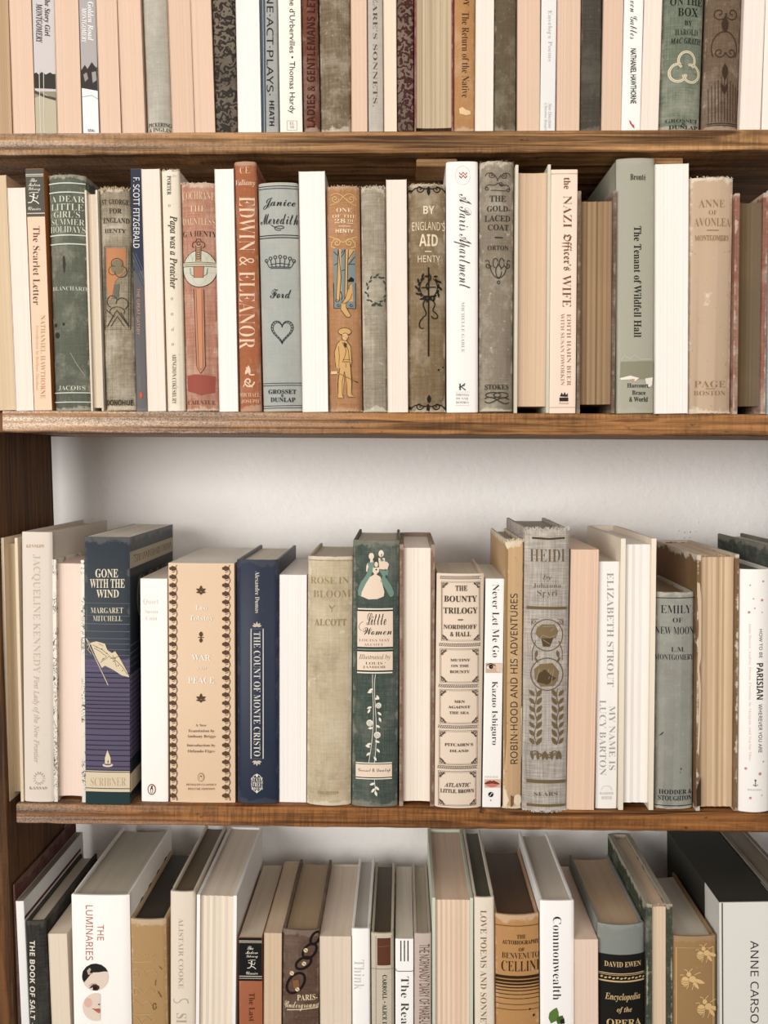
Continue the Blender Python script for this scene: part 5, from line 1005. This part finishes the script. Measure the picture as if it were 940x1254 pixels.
BK(4, 'ps', 484, 506, 484, 506, 1150, (244, 240, 236), 'slim white paperback with three short black bars', D=150, pages=(222, 212, 196), pr=[((480, 1130, 7.83), [
    *[R((36, 32, 34), x, 172, x + 10, 370) for x in (78, 112, 146)], L((60, 54, 54), 6, [(34, 440), (40, 462), (60, 466), (190, 466), (204, 458), (208, 440)]), T('The Reader', 'r', 84, 516, 158, 1160, 90, (70, 64, 62))])])
BK(4, 'hs', 507, 528, 507, 528, 1144, (190, 172, 160), 'mauve-grey slim hardback with tall condensed brown title', mat='paper', wear=.06, b=1, D=150, pages=(190, 178, 158), pr=[((480, 1130, 7.83), [T('THE NORMANDY DIARY OF MARIE-LOUISE', 's', 258, 208, 358, 1090, 90, (110, 84, 72))])])
BK(4, 'hf', 529, 579, 529, 579, 1100, (202, 206, 186), 'pale mint boards around grooved peach page edges', mat='paper', wear=.06, pages=(236, 208, 182), pwear=.4, t=3.0, ins=3, rec=1.5, conc=.5, D=158, sig=1, rid=.0022)
BK(4, 'hs', 580, 605, 581, 606, 1100, (230, 216, 198), 'cream hardback with bronze capitals down the spine, beside mint boards', wear=.1, weave=.1, b=1.6, D=156, pages=(84, 82, 64), pr=[(Nv, [T('LOVE POEMS AND SONNETS', 'r', 846, 338, 868, 780, 90, (136, 104, 62))])])
_k = (54, 36, 22)
BK(4, 'hs', 606, 660, 607, 661, 1122, (178, 132, 84), 'ochre brown hardback with dark capitals over stacked horizontal rules', mat='paper', wear=.35, b=4, D=146, pages=(90, 66, 44), pr=[(Ov, [
    BD((120, 82, 48), 371, 374), T('THE', 'b', 90, 402, 120, 415, 0, _k), T('AUTOBIOGRAPHY', 'b', 41, 421, 166, 435, 0, _k), T('OF', 'b', 96, 446, 116, 458, 0, _k), T('BENVENUTO', 'r', 40, 463, 167, 483, 0, _k), T('CELLINI', 'r', 38, 491, 168, 526, 0, _k),
    *[BD(_k, y, y + h) for y, h in ((541, 10), (555, 8), (567, 6), (579, 4), (590, 3), (603, 2.4), (617, 2), (637, 1.6), (655, 1.4))], P(_k, ell(134, 655, 3.5, 3.5, 7)), P(_k, ell(148, 677, 4, 5, 7))])])
_l = (92, 122, 60)
BK(4, 'hs', 661, 703, 662, 703, 1104, (247, 242, 238), 'white jacketed hardback with a large black title and green leaf', mat='gloss', wear=.02, b=1, D=156, pages=(214, 204, 188), pr=[(Ov, [
    T('Commonwealth', 'r', 212, 340, 240, 622, 90, (50, 46, 46)), P(_l, leaf(205, 702, -70, 58, 34)), P((70, 98, 46), leaf(228, 704, -60, 34, 26)), P((40, 40, 34), [(236, 690), (250, 684), (252, 702), (238, 704)])])])
pf(4, 703, 732, 704, 732, 1151, (236, 210, 190), 'peach page edges between white jacket and grey and black spine', D=150, pwear=.04)
_k = (30, 28, 26); _g = (206, 176, 128)
BK(4, 'hs', 733, 790, 733, 790, 1134, (128, 131, 125), 'grey-headed black hardback with gilt lettering and ornamental rules', mat='paper', wear=.1, b=5, D=150, pages=(202, 174, 142), pr=[(Ov, [
    BD(_k, 470, 1180), T('DAVID EWEN', 'b', 388, 494, 513, 512, 0, _g), BD(_g, 533, 536), BD(_g, 558, 563), BD(_g, 539, 540.5), *[P(_g, leaf(374 + 13 * i, 550 + 2 * (i % 2), -20, 11, 6)) for i in range(12)],
    T('Encyclopedia', 'j', 390, 600, 510, 629, 0, _g), T('of the', 'j', 428, 645, 480, 668, 0, _g), T('OPERA', 'b', 395, 688, 513, 712, 0, _g)])])
_au = (150, 140, 112)
BK(4, 'hf', 791, 823, 791, 823, 1108, (58, 66, 52), 'dark green worn boards with tooled side panel around pink-cream page edges', wear=.55, weave=.1, pages=(226, 200, 172), pwear=.3, t=5.6, ins=3.5, rec=2, conc=.5, D=158, mat='cloth', fr='t', frn=24, framp=1.6, frcol=(196, 180, 148),
   side=[('L', [*[('P', _au, [(4, z), (152, z), (152, z + .5), (4, z + .5)]) for z in (228, 226, 206, 204)], *[('P', _au, [(8 + 4 * i, 208), (9 + 4 * i, 208), (9.6 + 4 * i + (i % 3), 223), (8 + 4 * i + (i % 2), 223)]) for i in range(36)]])])
_g = (222, 186, 132)
def bee(x, y, s):
    e = [P(_g, ell(x - 30 * s, y + 5 * s, 14 * s, 17 * s, 14)), P(_g, ell(x - 6 * s, y - 4 * s, 12 * s, 11 * s, 12)), P(_g, ell(x - 18 * s, y - 20 * s, 8 * s, 8 * s, 10)), P(_g, leaf(x - 4 * s, y - 4 * s, 20, 44 * s, 14 * s)), P(_g, leaf(x - 4 * s, y + 2 * s, 55, 34 * s, 12 * s))]
    for i in range(3): e.append(L((150, 116, 76), 2 * s, ell(x - 30 * s, y + (i * 7 - 2) * s, 13 * s, 6 * s, a0=10, a1=170)))
    for a, b in (((x, y - 18 * s), (x + 22 * s, y - 26 * s)), ((x - 4 * s, y + 10 * s), (x - 8 * s, y + 32 * s)), ((x - 20 * s, y + 16 * s), (x - 26 * s, y + 30 * s)), ((x - 34 * s, y - 14 * s), (x - 48 * s, y - 16 * s)), ((x - 18 * s, y - 28 * s), (x - 6 * s, y - 40 * s)), ((x - 22 * s, y - 26 * s), (x - 34 * s, y - 36 * s))): e.append(L(_g, 2.4 * s, [a, ((a[0] + b[0]) / 2 + 3 * s, (a[1] + b[1]) / 2 - 3 * s), b]))
    return e
BK(4, 'hs', 824, 877, 824, 877, 1148, (152, 120, 80), 'gold-brown hardback with cream bees inside a thin frame', mat='paper', wear=.1, b=2, D=130, pages=(206, 196, 180), pr=[(Ov, [
    L(_g, 2.4, [(631, 760), (631, 447), (756, 447), (756, 760)]), *bee(738, 468, .9), *bee(690, 556, 1), *bee(745, 650, 1.05)])])
BK(4, 'slip', 880, 952, 881, 952, 1106, (60, 58, 52), 'large dark slipcased book with a white spine and black capitals', D=168)
BK(4, 'hf', 954, 992, 954, 992, 1104, (84, 80, 70), 'grey-boarded book past the large slipcased one, cut by the photo edge', pages=(140, 126, 108), t=4, ins=2, rec=2, D=165)

def build_slip(k):
    w, H, D = k['w'], k['H'], k['D'] / 1000.0; k['b'] = 0.0004
    root = bpy.data.objects.new('slipcased_book', None); COL.objects.link(root)
    root.location = (k['x0'], k['Yf'], k['z0'] + abs(k['sl'] + SZ[4][2]) * w / 2 + .0003); root.rotation_euler = (0, math.atan(k['sl']), 0)
    root['label'] = k['label']; root['category'] = 'book'; root['group'] = 'books on the bottom shelf'
    h = w / 2
    link('slipcase', box(-h + .0004, h - .0004, .0012, D, 0, H, .0006), M['paper'], root, k['col'], wear=0.0)
    wrap = prism('spine_wrap', [(-h, .040), (-h, 0), (h, 0), (h, .040), (h - .0003, .040), (h - .0003, .0010), (-h + .0003, .0010), (-h + .0003, .040)], [(0.0002, 0), (H - .0002, 0)])
    link('spine_wrap', wrap, M['gloss'], root, (230, 226, 218), wear=.04)
    link('hinge_line', box(-h + .0022, -h + .0032, -.0003, .0004, .0005, H - .0005), M['ink'], root, (70, 68, 62))
    surf = Surf(k)
    for col, is_text, me in print_mesh([(T('ANNE CARSON', 'n', 880, 424, 908, 735, 90, (50, 48, 46)), Ov)], surf):
        link('lettering', me, M['ink'], root, col, wear=0.0)
    return root

for r_ in (1, 2, 3, 4):                              # letter shapes first, while the scene is still light
    for k_ in BOOKS[r_]:
        for L_ in [l for v, l in k_.get('pr', [])] + [l for v, l in k_.get('side', [])]:
            for e in L_:
                if e[0] == 'T': text2d(e[2], e[3])
text2d('ANNE CARSON', 'n')
for r_ in (1, 2, 3, 4):
    solve_row(r_)
    for k_ in BOOKS[r_]:
        if k_['kind'] == 'slip': build_slip(k_)
        else: build(k_)
bpy.data.objects.remove(_to)
for c_ in list(bpy.data.curves):
    if c_.users == 0: bpy.data.curves.remove(c_)
